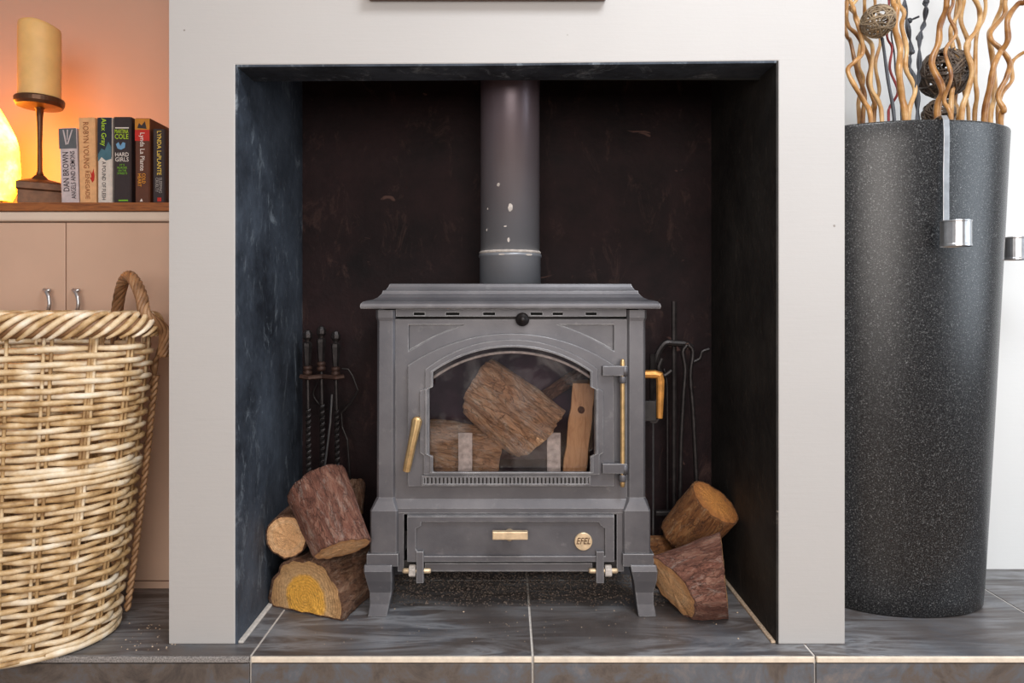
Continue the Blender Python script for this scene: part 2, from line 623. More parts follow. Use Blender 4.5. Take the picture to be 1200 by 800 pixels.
M['cut_gold'] = m_cut('golden_cut_wood', (0.78, 0.44, 0.21), (0.80, 0.49, 0.26), (0.68, 0.35, 0.15), 0.062)
M['cut_brown'] = m_cut('brown_cut_wood', (0.42, 0.22, 0.09), (0.40, 0.21, 0.09), (0.30, 0.14, 0.05), 0.08)
M['cut_rust'] = m_cut('rust_cut_wood', (0.54, 0.22, 0.05), (0.50, 0.20, 0.05), (0.38, 0.14, 0.035), 0.07)
M['split'] = m_wood('split_orange_wood', (0.42, 0.20, 0.085), (0.60, 0.34, 0.16), (10, 10, 1), 0.7)
M['bar'] = plain('ashy_iron_bar', (0.50, 0.45, 0.41), 0.8, 0, 0.35, 70, 0.3)
M['vase'] = m_vase()
M['glass'] = m_glass()
M['candle'] = plain('ivory_wax', (0.80, 0.50, 0.19), 0.5, 0, 0.08, 20)
M['candle'].node_tree.nodes['Principled BSDF'].inputs['Subsurface Weight'].default_value = 0.25
M['candle'].node_tree.nodes['Principled BSDF'].inputs['Subsurface Radius'].default_value = (0.05, 0.03, 0.01)
M['bronze'] = plain('dark_bronze', (0.10, 0.045, 0.022), 0.4, 0.55, 0.35, 40, 0.1)
M['salt'] = m_emit('glowing_salt_crystal', [(0.35, (1.0, 0.21, 0.003)), (0.5, (1.0, 0.30, 0.012)), (0.68, (1.0, 0.42, 0.05))], 22.0)
M['crumb'] = plain('ash_crumbs', (0.15, 0.115, 0.095), 0.9, 0, 0.7, 200)
M['crumb_pale'] = plain('wood_chips', (0.55, 0.42, 0.30), 0.9, 0, 0.4, 200)
M['paper'] = plain('book_pages', (0.62, 0.50, 0.36), 0.9, 0, 0.15, 200)
M['frame_wood'] = m_wood('dark_frame_wood', (0.07, 0.035, 0.02), (0.14, 0.07, 0.04))
M['canvas'] = plain('blank_canvas', (0.45, 0.42, 0.40), 0.9)

# ------------------------------------------------------------------ the setting
BX = 0.7425                                   # half width of the chimney breast
OX0, OX1, OZ = -0.5965, 0.5965, 1.273         # fire opening
RB = 0.479                                    # recess back wall
LB, RBW = 0.62, 0.426                         # back walls of the two alcoves
TOP = 2.35
EDGE = -0.047                                 # front edge of hearth


def struct(o, label, kind='structure'):
    o['kind'] = kind
    o['label'] = label
    return o


# breast: two piers, the lintel over the opening
breast = plate('wall_breast', [[(-BX, 0), (OX0, 0), (OX0, OZ), (0.0, OZ + 0.003), (OX1, OZ + 0.009), (OX1, 0), (BX, 0), (BX, TOP), (-BX, TOP)]], 0.0, 0.10, M['plaster'], None, (0, 0, 0), 0.003, 2)
struct(breast, 'off-white plastered chimney breast around the fire opening')
rl = MB().box(-BX, OX0, 0.0995, LB, 0, TOP).build('wall_breast_left', M['plaster'])
struct(rl, 'side of the chimney breast facing the left alcove')
rr = MB().box(OX1, BX, 0.0995, LB, 0, TOP).build('wall_breast_right', M['plaster'])
struct(rr, 'side of the chimney breast facing the right alcove')

# painted lining of the recess
t = 0.004
struct(MB().box(OX0 - 0.001, OX0 + t, 0.001, RB, 0, 1.9).build('wall_recess_left', M['soot_left_lit']), 'scuffed black left cheek of the fire recess, bluish light in its colour')
struct(MB().box(OX1 - t, OX1 + 0.001, 0.001, RB, 0, 1.9).build('wall_recess_right', M['soot_right']), 'black painted right cheek of the fire recess')
struct(MB().box(OX0, OX1, RB, RB + 0.03, 0, 1.9).build('wall_recess_back', M['soot_back']), 'dark maroon-black back wall of the fire recess')
lint = plate('trim_1', [[(OX0 + t, OZ - 0.004), (0, OZ - 0.001), (OX1 - t, OZ + 0.005), (OX1 - t, OZ + 0.012), (OX0 + t, OZ + 0.012)]], 0.001, 0.100, M['soot_left_lit'], None, None, 0.0)
struct(lint, 'black painted underside of the lintel, bluish light in its colour')
struct(MB().box(OX0, OX1, 0.10, 0.104, OZ, 1.9).build('wall_recess_front', M['black']), 'sooty inner face of the breast above the lintel')
struct(MB().box(OX0, OX1, 0.10, RB + 0.03, 1.9, 1.92).build('ceiling_recess', M['black']), 'black closure plate over the fire recess')
# painted fillets along the recess floor
for nm, x0, x1, mt, lb in (('trim_2', OX0 + t, OX0 + t + 0.012, M['grout'], 'dusty pale fillet along the left cheek'), ('trim_3', OX1 - t - 0.010, OX1 - t, M['crumb_pale'], 'thin brown fillet along the right cheek')):
    struct(MB().box(x0, x1, 0.004, RB, 0.0, 0.006).build(nm, mt, bevel=0.002), lb)

# alcove walls
struct(MB().box(-1.9, -BX, LB, LB + 0.05, -0.25, TOP).build('wall_left', M['beige_wall']), 'beige back wall of the left alcove')
struct(MB().box(-1.95, -1.9, -0.05, LB + 0.05, -0.25, TOP).build('wall_left_side', M['beige_wall']), 'beige side wall of the left alcove')
struct(MB().box(BX, 3.0, RBW, RBW + 0.05, -0.25, TOP).build('wall_right', M['white_wall']), 'white back wall behind the tall planter')
struct(MB().box(-3.0, 3.2, -4.2, EDGE, -0.30, -0.25).build('floor', M['floor']), 'room floor in front of the hearth')
struct(MB().box(-3.0, 3.2, -4.2, 0.7, TOP, TOP + 0.05).build('ceiling', M['ceiling']), 'white ceiling above the hearth')

# hearth: grout bed with tiles, edge trim and riser tiles as children
hearth = MB().box(-1.9, 3.0, EDGE + 0.004, 0.62, -0.25, -0.0018).build('floor_hearth', M['grout'])
struct(hearth, 'raised hearth of dark slate tiles with pale grout')
xs = [-0.545 + 0.6 * k for k in range(-3, 6)]
ys = [(EDGE, 0.3455), (0.3485, 0.62)]
G = 0.0024
for i in range(len(xs) - 1):
    x0, x1 = max(xs[i] + G, -1.9), min(xs[i + 1] - G, 3.0)
    if x1 <= x0: continue
    for y0, y1 in ys:
        MB().box(x0, x1, y0, y1, -0.010, 0.0).build('tile', M['tile'], hearth, bevel=0.0012)
    MB().box(x0, x1, EDGE - 0.006, EDGE + 0.004, -0.0125, -0.0012).build('edge_strip', M['edge'] if i >= 3 else M['edge_grey'], hearth, bevel=0.0015)
    MB().box(x0, x1, EDGE - 0.004, EDGE + 0.004, -0.25, -0.0155).build('riser_tile', M['riser'], hearth, bevel=0.001)

# ------------------------------------------------------------------ the stove
SY = 0.150                                    # plane of the body front
SD = SY - CAM_Y
stove = thing('wood_stove', (0.01, 0.28, 0.0), 'grey cast-iron wood burning stove on the tiled hearth', 'stove')


def sx(px, Y=SY): return X_(px, Y)


def sz(py, Y=SY): return Z_(py, Y)


def pxl(pts, Y=SY): return [(X_(a, Y), Z_(b, Y)) for a, b in pts]


def arc(x0, x1, ybase, ytop, n=24):
    """pixel points of a circular arch from (x0,ybase) up to ytop and down to (x1,ybase)"""
    cx, hw, h = (x0 + x1) / 2, (x1 - x0) / 2, ybase - ytop
    R = (hw * hw + h * h) / (2 * h)
    a = math.asin(min(1, hw / R))
    return [(cx + R * math.sin(-a + 2 * a * k / n), ytop + R - R * math.cos(-a + 2 * a * k / n)) for k in range(n + 1)]


SB = 0.415                                    # stove back
xl, xr = sx(441), sx(757)
# carcass: sides, back, firebox floor and roof
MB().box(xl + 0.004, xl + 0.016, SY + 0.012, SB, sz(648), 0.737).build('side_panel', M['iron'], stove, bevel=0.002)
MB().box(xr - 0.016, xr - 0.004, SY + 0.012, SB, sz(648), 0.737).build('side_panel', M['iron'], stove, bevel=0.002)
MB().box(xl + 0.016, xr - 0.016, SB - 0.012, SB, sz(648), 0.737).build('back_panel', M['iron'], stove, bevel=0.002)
MB().box(xl + 0.016, xr - 0.016, SY + 0.024, SB - 0.012, 0.30, 0.318).build('firebox_floor', M['firebrick'], stove)
MB().box(xl + 0.016, xr - 0.016, SY + 0.024, SB - 0.012, 0.18, 0.192).build('ash_pan', M['dark_iron'], stove)
MB().box(xl + 0.016, xr - 0.016, SB - 0.026, SB - 0.0125, 0.318, 0.73).build('firebox_back', M['firebrick'], stove)
for a, b in ((xl + 0.0165, xl + 0.034), (xr - 0.034, xr - 0.0165)):
    MB().box(a, b, SY + 0.026, SB - 0.027, 0.318, 0.73).build('firebox_side', M['firebrick'], stove)

# pilasters with flared pedestals
for side, cols in ((-1, [(363, 440, 463, 0.0), (372, 440, 463, 0.0), (376, 441.5, 463, 0.001), (583, 441, 463, 0.001), (587, 439, 464, -0.003), (597, 434.5, 467, -0.011), (646, 434.5, 467, -0.011)]),
                   (1, [(363, 735, 758.5, 0.0), (372, 735, 758.5, 0.0), (376, 735, 757, 0.001), (583, 735, 757, 0.001), (587, 734, 759, -0.003), (597, 729.5, 761.5, -0.011), (646, 729.5, 761.5, -0.011)])):
    rings = []
    for py, a, b, off in cols:
        y0, y1, z = SY + off, SY + 0.06, sz(py)
        a, b = sx(a), sx(b)
        c = 0.006 if off > -0.01 else 0.004
        rings.append([(a + c, y0, z), (b - c, y0, z), (b, y0 + c, z), (b, y1, z), (a, y1, z), (a, y0 + c, z)])
    MB().loft(rings).build('pilaster', M['iron'], stove, bevel=0.0012)

# front plate with the door opening and two sunk spandrels
FY = SY + 0.006
opening = pxl(arc(496, 703, 436, 403) + [(703, 556), (496, 556)], FY)
tri_l = [(479, 380.5), (543, 380.5), (536, 383), (520, 389), (503, 397), (490, 404.5), (479, 411)]
tri_r = [(1198 - a + 0.5, b) for a, b in reversed(tri_l)]
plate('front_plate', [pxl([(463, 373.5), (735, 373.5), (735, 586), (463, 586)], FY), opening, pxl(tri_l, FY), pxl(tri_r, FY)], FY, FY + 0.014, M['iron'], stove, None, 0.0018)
for tr in (tri_l, tri_r):
    cx = sum(a for a, b in tr) / len(tr)
    plate('spandrel_panel', [pxl([(cx + (a - cx) * 1.04, b) for a, b in tr], FY)], FY + 0.011, FY + 0.0138, M['iron'], stove, None, 0.0)
# sloping cornice over the ash drawer and frame round the drawer
r0 = [(sx(463), FY, sz(585)), (sx(735), FY, sz(585)), (sx(735), FY + 0.014, sz(585)), (sx(463), FY + 0.014, sz(585))]
r1 = [(sx(463), FY - 0.010, sz(595)), (sx(735), FY - 0.010, sz(595)), (sx(735), FY + 0.014, sz(595)), (sx(463), FY + 0.014, sz(595))]
r2 = [(p[0], p[1], sz(600.5)) for p in r1]
MB().loft([r0, r1, r2]).build('cornice', M['iron'], stove, bevel=0.001)
plate('drawer_surround', [pxl([(466, 600), (731, 600), (731, 669), (466, 669)]), pxl([(473.5, 602), (722.5, 602), (722.5, 667), (473.5, 667)])], SY - 0.002, SY + 0.02, M['iron'], stove, None, 0.001)
# row of air slots under the top plate
slots = [pxl([(a, 366.2), (b, 366.2), (b, 369.2), (a, 369.2)]) for a, b in ((484, 497), (522, 538), (566, 580), (622, 636), (648, 660), (687, 700))]
plate('vent_bar', [pxl([(463, 362), (735, 362), (735, 371), (463, 371)])] + slots, SY + 0.012, SY + 0.018, M['iron'], stove, None, 0.0005)
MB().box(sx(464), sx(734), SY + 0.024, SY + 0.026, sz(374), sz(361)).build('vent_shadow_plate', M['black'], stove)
MB().tube([P(472, 372, SY + 0.004), P(722, 372, SY + 0.004)], 0.0028, 8).build('vent_slider', M['dark_iron'], stove, smooth=True)
k = P(612, 374, SY)
MB().lathe_dir([(0.006, -0.012), (0.006, 0.012), (0.014, 0.014), (0.0165, 0.019), (0.0165, 0.024), (0.012, 0.030), (0.007, 0.033), (0.006, 0.037), (0.001, 0.039)], k + Vector((0, 0.006, 0)), (0, -1, 0), 20).build('vent_knob', M['tool'], stove, smooth=True)

# door: outer leaf, raised bead, glass
DY = SY - 0.012
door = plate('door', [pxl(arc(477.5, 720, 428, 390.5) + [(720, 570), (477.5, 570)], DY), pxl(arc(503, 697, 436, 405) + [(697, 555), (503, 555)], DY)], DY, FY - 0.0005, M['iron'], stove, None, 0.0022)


def bead(off):
    top = arc(507.5 - off, 691.5 + off, 436 - off * 0.35, 407 - off, 28)
    return top + [(691.5 + off, 453 + off * 0.2), (698 + off, 456 + off * 0.2), (698 + off, 532 - off * 0.2), (691.5 + off * 1.2, 535 - off * 0.2), (691.5 + off * 1.2, 553 + off * 0.3),
                  (507.5 - off * 1.2, 553 + off * 0.3), (507.5 - off * 1.2, 535 - off * 0.2), (501 - off, 532 - off * 0.2), (501 - off, 456 + off * 0.2), (507.5 - off, 453 + off * 0.2)]


BY = DY - 0.008
plate('door_bead', [pxl(bead(9.5), BY), pxl(bead(0), BY)], BY, DY + 0.001, M['iron'], door, None, 0.002, 3)
plate('inner_bead', [pxl(bead(3.2), BY), pxl(bead(0.2), BY)], BY - 0.003, BY + 0.001, M['iron'], door, None, 0.0013, 2)
plate('glass', [pxl(arc(499, 701, 434, 403.5) + [(701, 557), (499, 557)], FY)], FY + 0.0005, FY + 0.0045, M['glass'], door, None, 0.0)
# bright sealing arch just behind the glass
sa = arc(503, 697, 446, 412.5)
MB().tube([P(a, b, FY + 0.013) for a, b in sa], 0.0035, 6).build('glass_seal', M['bar'], door, smooth=True)
# dentil strip
plate('dentil_frame', [pxl([(494.5, 556.5), (692, 556.5), (692, 568), (494.5, 568)], DY), pxl([(497, 559), (689.5, 559), (689.5, 566), (497, 566)], DY)], DY - 0.005, DY + 0.0005, M['iron'], door, None, 0.0008)
MB().box(sx(496), sx(690), DY - 0.0006, DY + 0.0004, sz(567), sz(558)).build('dentil_ground', M['dark_iron'], door)
nd = 42
dz0, dz1 = Z_(566, DY), Z_(559, DY)
dm = None
for i in range(nd):
    cxp = X_(499.3 + (687.3 - 499.3) * i / (nd - 1), DY)
    if dm is None:
        d0 = MB().box(-0.0024, 0.0024, DY - 0.0045, DY + 0.0003, dz0, dz1).build('dentil', M['iron'], door)
        dm = d0.data
        d0.location.x = cxp
    else:
        d1 = d0.copy()
        col.objects.link(d1)
        d1.location.x = cxp
# latch handle of aged brass
h = MB()
h.lathe_dir([(0.011, 0.0), (0.0125, 0.006), (0.0125, 0.016), (0.010, 0.020)], P(489, 493, DY), (0, -1, 0), 18)
hb = h.build('latch_boss', M['brass'], stove, smooth=True)
hp = [P(488.5, 492, DY - 0.022), P(486.5, 503, DY - 0.026), P(482, 524, DY - 0.030), P(478, 543, DY - 0.030), P(476.2, 552, DY - 0.029)]
MB().tube(hp, [0.0128, 0.0115, 0.0100, 0.0098, 0.0090], 8).build('latch_handle', M['brass'], stove, smooth=False, bevel=0.001)
# hinges and hinge rod
for y0, y1 in ((428.5, 440.5), (543, 555)):
    MB().box(sx(706, DY - 0.012), sx(735, DY - 0.012), DY - 0.014, DY + 0.002, sz(y1, DY - 0.012), sz(y0, DY - 0.012)).build('hinge_arm', M['iron'], stove, bevel=0.002)
    ym = y1 + 1.0
    MB().lathe([(0.0085, sz(ym + 7, DY)), (0.0095, sz(ym + 5.5, DY)), (0.0095, sz(ym, DY)), (0.0085, sz(ym - 1, DY))], (sx(729, DY), DY - 0.006), 16).build('hinge_knuckle', M['iron'], stove, smooth=True)
MB().lathe([(0.001, sz(570, DY)), (0.005, sz(569, DY)), (0.0062, sz(565, DY)), (0.0058, sz(560, DY)), (0.0058, sz(430, DY)), (0.0062, sz(426, DY)), (0.005, sz(421.5, DY)), (0.001, sz(420, DY))], (sx(729, DY), DY - 0.007), 14).build('hinge_rod', M['brass'], stove, smooth=True)
for yy in (434.5, 549):
    MB().lathe([(0.0078, sz(yy + 5.5, DY)), (0.0078, sz(yy - 5.5, DY))], (sx(731.5, DY), DY - 0.0075), 14).build('hinge_sleeve', M['iron'], stove, smooth=True)

# ash drawer
AY = SY - 0.010
drawer = plate('ash_drawer', [pxl([(477, 603), (720, 603), (720, 657.5), (477, 657.5)], AY)], AY, AY + 0.02, M['iron'], stove, None, 0.0015)
inner = [(494, 610.5), (701, 610.5), (703.5, 615), (708.5, 618), (708.5, 650), (494, 650), (492, 645.5), (488, 642.5), (488, 618), (494, 615)]
plate('drawer_rim', [pxl([(477.5, 603.5), (719.5, 603.5), (719.5, 657), (477.5, 657)], AY), pxl(inner, AY)], AY - 0.008, AY + 0.0005, M['iron'], drawer, None, 0.0016)
MB().lathe_dir([(0.012, 0.0), (0.013, 0.004), (0.0125, 0.012), (0.010, 0.02), (0.008, 0.03)], P(597, 625, AY), (0, -1, 0), 20).build('drawer_boss', M['brass_pale'], drawer, smooth=True)
MB().box(X_(577, AY - 0.03), X_(618.5, AY - 0.03), AY - 0.042, AY - 0.027, Z_(631.5, AY - 0.035), Z_(622, AY - 0.035)).build('drawer_handle', M['brass_pale'], drawer, bevel=0.002)
badge = MB()
badge.lathe_dir([(0.0215, 0.0), (0.0215, 0.003), (0.020, 0.0045)], P(683.5, 634, AY - 0.0005), (0, -1, 0), 32)
bd = badge.build('maker_badge', M['brass_pale'], drawer)
text('badge_lettering', 'EFEL', (675.5, 692, 630, 637.5), AY - 0.0055, 'h', M['bronze'], drawer, italic=True)
# hanging lugs and bolts
for xa, xb, bolts in ((488.5, 497, ((472, 505), 483.5)), (698, 707, ((690, 724), 712.5))):
    MB().box(sx(xa, AY), sx(xb, AY), AY - 0.012, AY + 0.004, sz(681, AY), sz(644, AY)).build('drawer_lug', M['iron'], drawer, bevel=0.0015)
    (b0, b1), nut = bolts
    MB().tube([P(b0, 668.5, AY + 0.002), P(b0 + 2, 668.5, AY + 0.002), P(b1 - 2, 668.5, AY + 0.002), P(b1, 668.5, AY + 0.002)], [0.005, 0.0065, 0.0065, 0.005], 10).build('bolt', M['brass_pale'], stove, smooth=True)
    MB().tube([P(nut - 4, 668.5, AY + 0.002), P(nut + 4, 668.5, AY + 0.002)], 0.0155, 6).build('nut', M['bar'], stove, bevel=0.002)
MB().box(sx(470), sx(728), SY + 0.004, SB - 0.012, sz(668), sz(657)).build('bottom_tray', M['dark_iron'], stove, bevel=0.002)
MB().box(sx(498), sx(694), SY - 0.004, SY + 0.004, sz(668), sz(659)).build('bottom_rail', M['iron'], stove, bevel=0.001)

# foot caps and sabre legs, front and back
for fx, capx, secs in ((-1, (431, 468), [(661, 428.5, 461, -0.02), (668, 428.5, 461, -0.024), (680, 431, 461, -0.020), (695, 434, 460, -0.012), (708, 434.5, 457.5, -0.014), (723, 432.5, 455, -0.020)]),
                       (1, (728.5, 765), [(661, 737, 767.5, -0.02), (668, 738, 768.5, -0.024), (680, 741, 768, -0.020), (695, 743.5, 765, -0.012), (708, 745, 765, -0.014), (723, 746.5, 767.5, -0.020)])):
    for back in (0, 1):
        dy = (SB - SY - 0.052) if back else 0.0
        MB().box(sx(capx[0]), sx(capx[1]), SY - 0.016 + dy, SY + 0.055 + dy, sz(661), sz(646)).build('foot_cap', M['iron'], stove, bevel=0.002)
        rings = []
        for py, a, b, off in secs:
            f = 1 if not back else -1
            z = max(0.0, sz(py, SY - 0.015))
            if py == 723: z = 0.0
            y0 = SY + off if not back else SB - 0.030
            y1 = SY + off + 0.045 if not back else SB - 0.002 - off * 0.5
            rings.append([(sx(a), y0, z), (sx(b), y0, z), (sx(b), y1, z), (sx(a), y1, z)])
        MB().loft(rings).build('leg', M['iron'], stove, bevel=0.003)

# moulded top plate
hw, cxs = 0.357, 0.0085
prof = [(0.008, 0.736), (0.001, 0.737), (0.0, 0.742), (0.001, 0.748), (0.006, 0.753), (0.014, 0.7560), (0.026, 0.7585), (0.036, 0.764), (0.044, 0.773), (0.046, 0.780), (0.052, 0.782), (0.057, 0.789), (0.060, 0.7965), (0.064, 0.798)]
rings = []
for off, z in prof:
    rings.append([(cxs - hw + off, 0.118 + off, z), (cxs + hw - off, 0.118 + off, z), (cxs + hw - off, 0.44 - off * 0.3, z), (cxs - hw + off, 0.44 - off * 0.3, z)])
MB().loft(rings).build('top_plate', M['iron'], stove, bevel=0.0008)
# flue pipe with collar
fl = (0.0085, 0.292)
flue_org = thing('flue_pipe', (fl[0], fl[1], 0.798), 'dark grey steel flue pipe rising from the stove top', 'pipe')
MB().lathe([(0.0775, 0.874), (0.0775, 1.9)], fl, 48).build('pipe', M['pipe'], flue_org, smooth=True)
MB().lathe([(0.0800, 0.7985), (0.0800, 0.868), (0.0825, 0.870), (0.0825, 0.8755), (0.0800, 0.878)], fl, 48).build('collar', M['pipe'], flue_org, smooth=True)
MB().lathe([(0.0785, 0.878), (0.0805, 0.8785), (0.0808, 0.883), (0.0785, 0.885)], fl, 48).build('joint_seal', M['bar'], flue_org, smooth=True)
for cx_, cy_, w_, h_ in ((584, 216, 3.0, 3.6), (598, 243, 4.5, 8.0), (592, 265, 3.0, 1.2), (596, 281, 2.5, 4.5), (570, 268, 1.2, 2.5), (571, 243, 1.0, 2.0), (588, 302, 6.0, 1.5), (620, 301, 8.0, 2.0)):
    zc_ = Z_(cy_, 0.215)
    dx = X_(cx_, 0.215) - fl[0]
    R_ = 0.0779 if cy_ < 290 else 0.0829
    if cy_ > 290: zc_ = 0.8725
    a0 = math.asin(max(-0.98, min(0.98, dx / R_)))
    pts_, n_ = [], 12
    for k in range(n_):
        t_ = 2 * PI * k / n_
        q = 1 + 0.35 * noise.noise(Vector((math.cos(t_) * 2, math.sin(t_) * 2, cx_)))
        pts_.append((a0 + w_ * q * math.cos(t_) / 470 / R_ * 0.6, zc_ + h_ * q * math.sin(t_) / 470 * 0.6))
    mb = MB()
    for R2 in (R_ - 0.0008, R_ + 0.0003):
        mb.v += [(fl[0] + R2 * math.sin(a), fl[1] - R2 * math.cos(a), z_) for a, z_ in pts_]
    mb.f += [tuple(range(n_)), tuple(n_ + k for k in range(n_))] + [(k, (k + 1) % n_, n_ + (k + 1) % n_, n_ + k) for k in range(n_)]
    mb.build('paint_chip', M['bar'], flue_org)
# right hand side door with its brass handle, the lamp's orange reflection painted in
MB().box(xr - 0.005, xr + 0.004, 0.185, 0.37, sz(512), 0.725).build('side_door', M['iron'], stove, bevel=0.002)
hy = 0.245
MB().tube([P(748, 438.5, hy), P(768, 438.5, hy), P(772.5, 439.5, hy), P(774, 446, hy), P(773.6, 470, hy), P(773, 490, hy)], [0.010, 0.011, 0.0115, 0.011, 0.0095, 0.008], 8).build('side_handle', M['brass_lamp_lit'], stove, bevel=0.001)
MB().box(X_(752, hy), X_(770, hy), hy + 0.004, hy + 0.012, Z_(494, hy), Z_(470, hy)).build('side_latch_plate', M['dark_iron'], stove, bevel=0.002)

# two fire bars standing behind the glass
for k, (xa, xb) in enumerate(((537, 553.5), (641, 657))):
    o = MB().box(X_(xa, 0.185), X_(xb, 0.185), 0.183, 0.192, 0.318, Z_(507, 0.185)).build('fire_bar', M['bar'], stove, bevel=0.0015)


# ------------------------------------------------------------------ logs
def log(name, label, p0, p1, r0, r1, bark, cut, seed, group=None, flat=None, tilt0=(0, 0), tilt1=(0, 0), rough=0.06, seg=72, rings=26, squash=1.0, roll=0.0):
    p0, p1 = Vector(p0), Vector(p1)
    d = p1 - p0
    L = d.length
    z = d.normalized()
    up = Vector((0, 0, 1)) if abs(z.z) < 0.93 else Vector((0, -1, 0))
    y = (up - z * up.dot(z)).normalized()
    x = y.cross(z)
    mat = Matrix((x, y, z)).transposed().to_4x4() @ Matrix.Rotation(roll, 4, 'Z')
    root = bpy.data.objects.new(name, None)
    root.empty_display_size = 0.05
    col.objects.link(root)
    mat.translation = p0
    root.matrix_world = mat
    ORG[root.name] = Vector((0, 0, 0))
    tag(root, label, 'log', group)
    off = Vector((seed * 3.7, seed * 1.3, 0))

    def ring(f):
        out = []
        R = r0 + (r1 - r0) * f
        for j in range(seg):
            a = 2 * PI * j / seg
            nx, ny = math.cos(a), math.sin(a)
            q = 1 + rough * noise.noise(Vector((nx * 1.3, ny * 1.3, f * L * 5)) + off) * 1.6 + rough * 0.7 * noise.noise(Vector((nx * 5, ny * 5, f * L * 14)) + off) + 0.022 * noise.noise(Vector((nx * 13, ny * 13, f * L * 45)) + off)
            qx, qy = nx * R * q, ny * R * q * squash
            if flat is not None and qy < -flat * R: qy = -flat * R * (1 + 0.05 * noise.noise(Vector((qx * 60, f * 3, seed))))
            t0 = tilt0[0] * qx + tilt0[1] * qy
            t1 = tilt1[0] * qx + tilt1[1] * qy
            jag = 0.004 * noise.noise(Vector((nx * 4, ny * 4, seed + 9 * f)))
            out.append((qx, qy, f * L + t0 * (1 - f) + t1 * f + (jag if f in (0.0, 1.0) else 0)))
        return out
    def lip(f):
        rg = ring(f)
        c0 = [sum(p[i] for p in rg) / seg for i in range(3)]
        return [tuple(c0[i] + (p[i] - c0[i]) * (0.93 + 0.03 * noise.noise(Vector((p[0] * 40, p[1] * 40, seed)))) for i in range(3)) for p in rg]
    body = MB().loft([lip(0.0)] + [ring(k / (rings - 1)) for k in range(rings)] + [lip(1.0)], False, False)
    body.build('bark', bark, root, smooth=True)
    for f, tl in ((0.0, tilt0), (1.0, tilt1)):
        rg = lip(f)
        s = -1 if f == 0 else 1
        cx = sum(p[0] for p in rg) / seg
        cy = sum(p[1] for p in rg) / seg
        cz = sum(p[2] for p in rg) / seg
        mb = MB()
        N = 7
        for k in range(N):
            u = 1 - k / N
            for p in rg:
                jit = 0.0016 * noise.noise(Vector((p[0] * 70, p[1] * 70, seed + u * 3))) if k else 0
                mb.v.append((cx + (p[0] - cx) * u, cy + (p[1] - cy) * u, cz + (p[2] - cz) * u + jit * s))
        for k in range(N - 1):
            for j in range(seg):
                mb.f.append((k * seg + j, k * seg + (j + 1) % seg, (k + 1) * seg + (j + 1) % seg, (k + 1) * seg + j))
        mb.v.append((cx, cy, cz))
        for j in range(seg): mb.f.append(((N - 1) * seg + j, (N - 1) * seg + (j + 1) % seg, N * seg))
        mb.build('cut_face', cut, root, smooth=True)
    return root


gl = 'logs stacked left of the stove'
gr = 'logs stacked right of the stove'
b = P(358, 714, 0.15)
log('split_log', 'half-round split log with bright yellow heartwood, lowest of the left pile', (b.x, 0.15, 0.036), (b.x + 0.085, 0.36, 0.036), 0.110, 0.102, M['bark_brown'], M['cut_yellow'], 3, gl, flat=0.32, rough=0.07, squash=0.88)
c = P(335.5, 629, 0.17)
log('log', 'round log with golden cut end against the left recess cheek', (c.x, 0.17, c.z), (c.x + 0.01, 0.41, c.z + 0.005), 0.0525, 0.0525, M['bark_brown'], M['cut_gold'], 5, gl, rough=0.04)
log('log', 'red-barked log leaning upright on top of the left pile', P(402, 643, 0.105), P(371, 568, 0.205), 0.067, 0.076, M['bark_red'], M['cut_gold'], 8, gl, tilt0=(0.12, -0.25), tilt1=(-0.10, 0.05), rough=0.05)
log('log', 'small brown log stub behind the leaning red-barked log', P(412, 600, 0.29), P(416, 566, 0.34), 0.030, 0.028, M['bark_brown'], M['cut_brown'], 12, gl, rough=0.12)

log('log', 'short fat red-brown log with pale sawn left end, front of right pile', P(787, 688, 0.125), P(849, 673, 0.160), 0.073, 0.089, M['bark_red'], M['cut_gold'], 21, gr, tilt0=(-0.25, -0.35), tilt1=(0.58, 0.0), rough=0.08)
log('log', 'rust-brown log tilted up with its sawn end facing right, top of right pile', P(799, 631, 0.31), P(838, 588, 0.25), 0.063, 0.070, M['bark_rust'], M['cut_rust'], 25, gr, rough=0.05, tilt1=(0.0, 0.0))
log('log', 'dark reddish log lying behind the right pile beside the stove', Vector((0.372, 0.315, 0.066)), Vector((0.52, 0.325, 0.066)), 0.050, 0.050, M['bark_rust'], M['cut_rust'], 29, gr, rough=0.05, squash=1.28)

gi = 'logs inside the stove'
log('log', 'large log with light put in its bark, lying askew in the middle of the firebox', P(563, 455, 0.275), P(630, 508, 0.250), 0.084, 0.092, M['bark_lit'], M['cut_gold'], 41, gi, rough=0.15, squash=0.9, tilt0=(0.25, -0.2), tilt1=(-0.2, 0.25))
log('log', 'log with light put in its bark, lying low at the left inside the firebox', P(470, 520, 0.29), P(585, 538, 0.29), 0.082, 0.076, M['bark_lit'], M['cut_brown'], 44, gi, rough=0.16, squash=0.9)
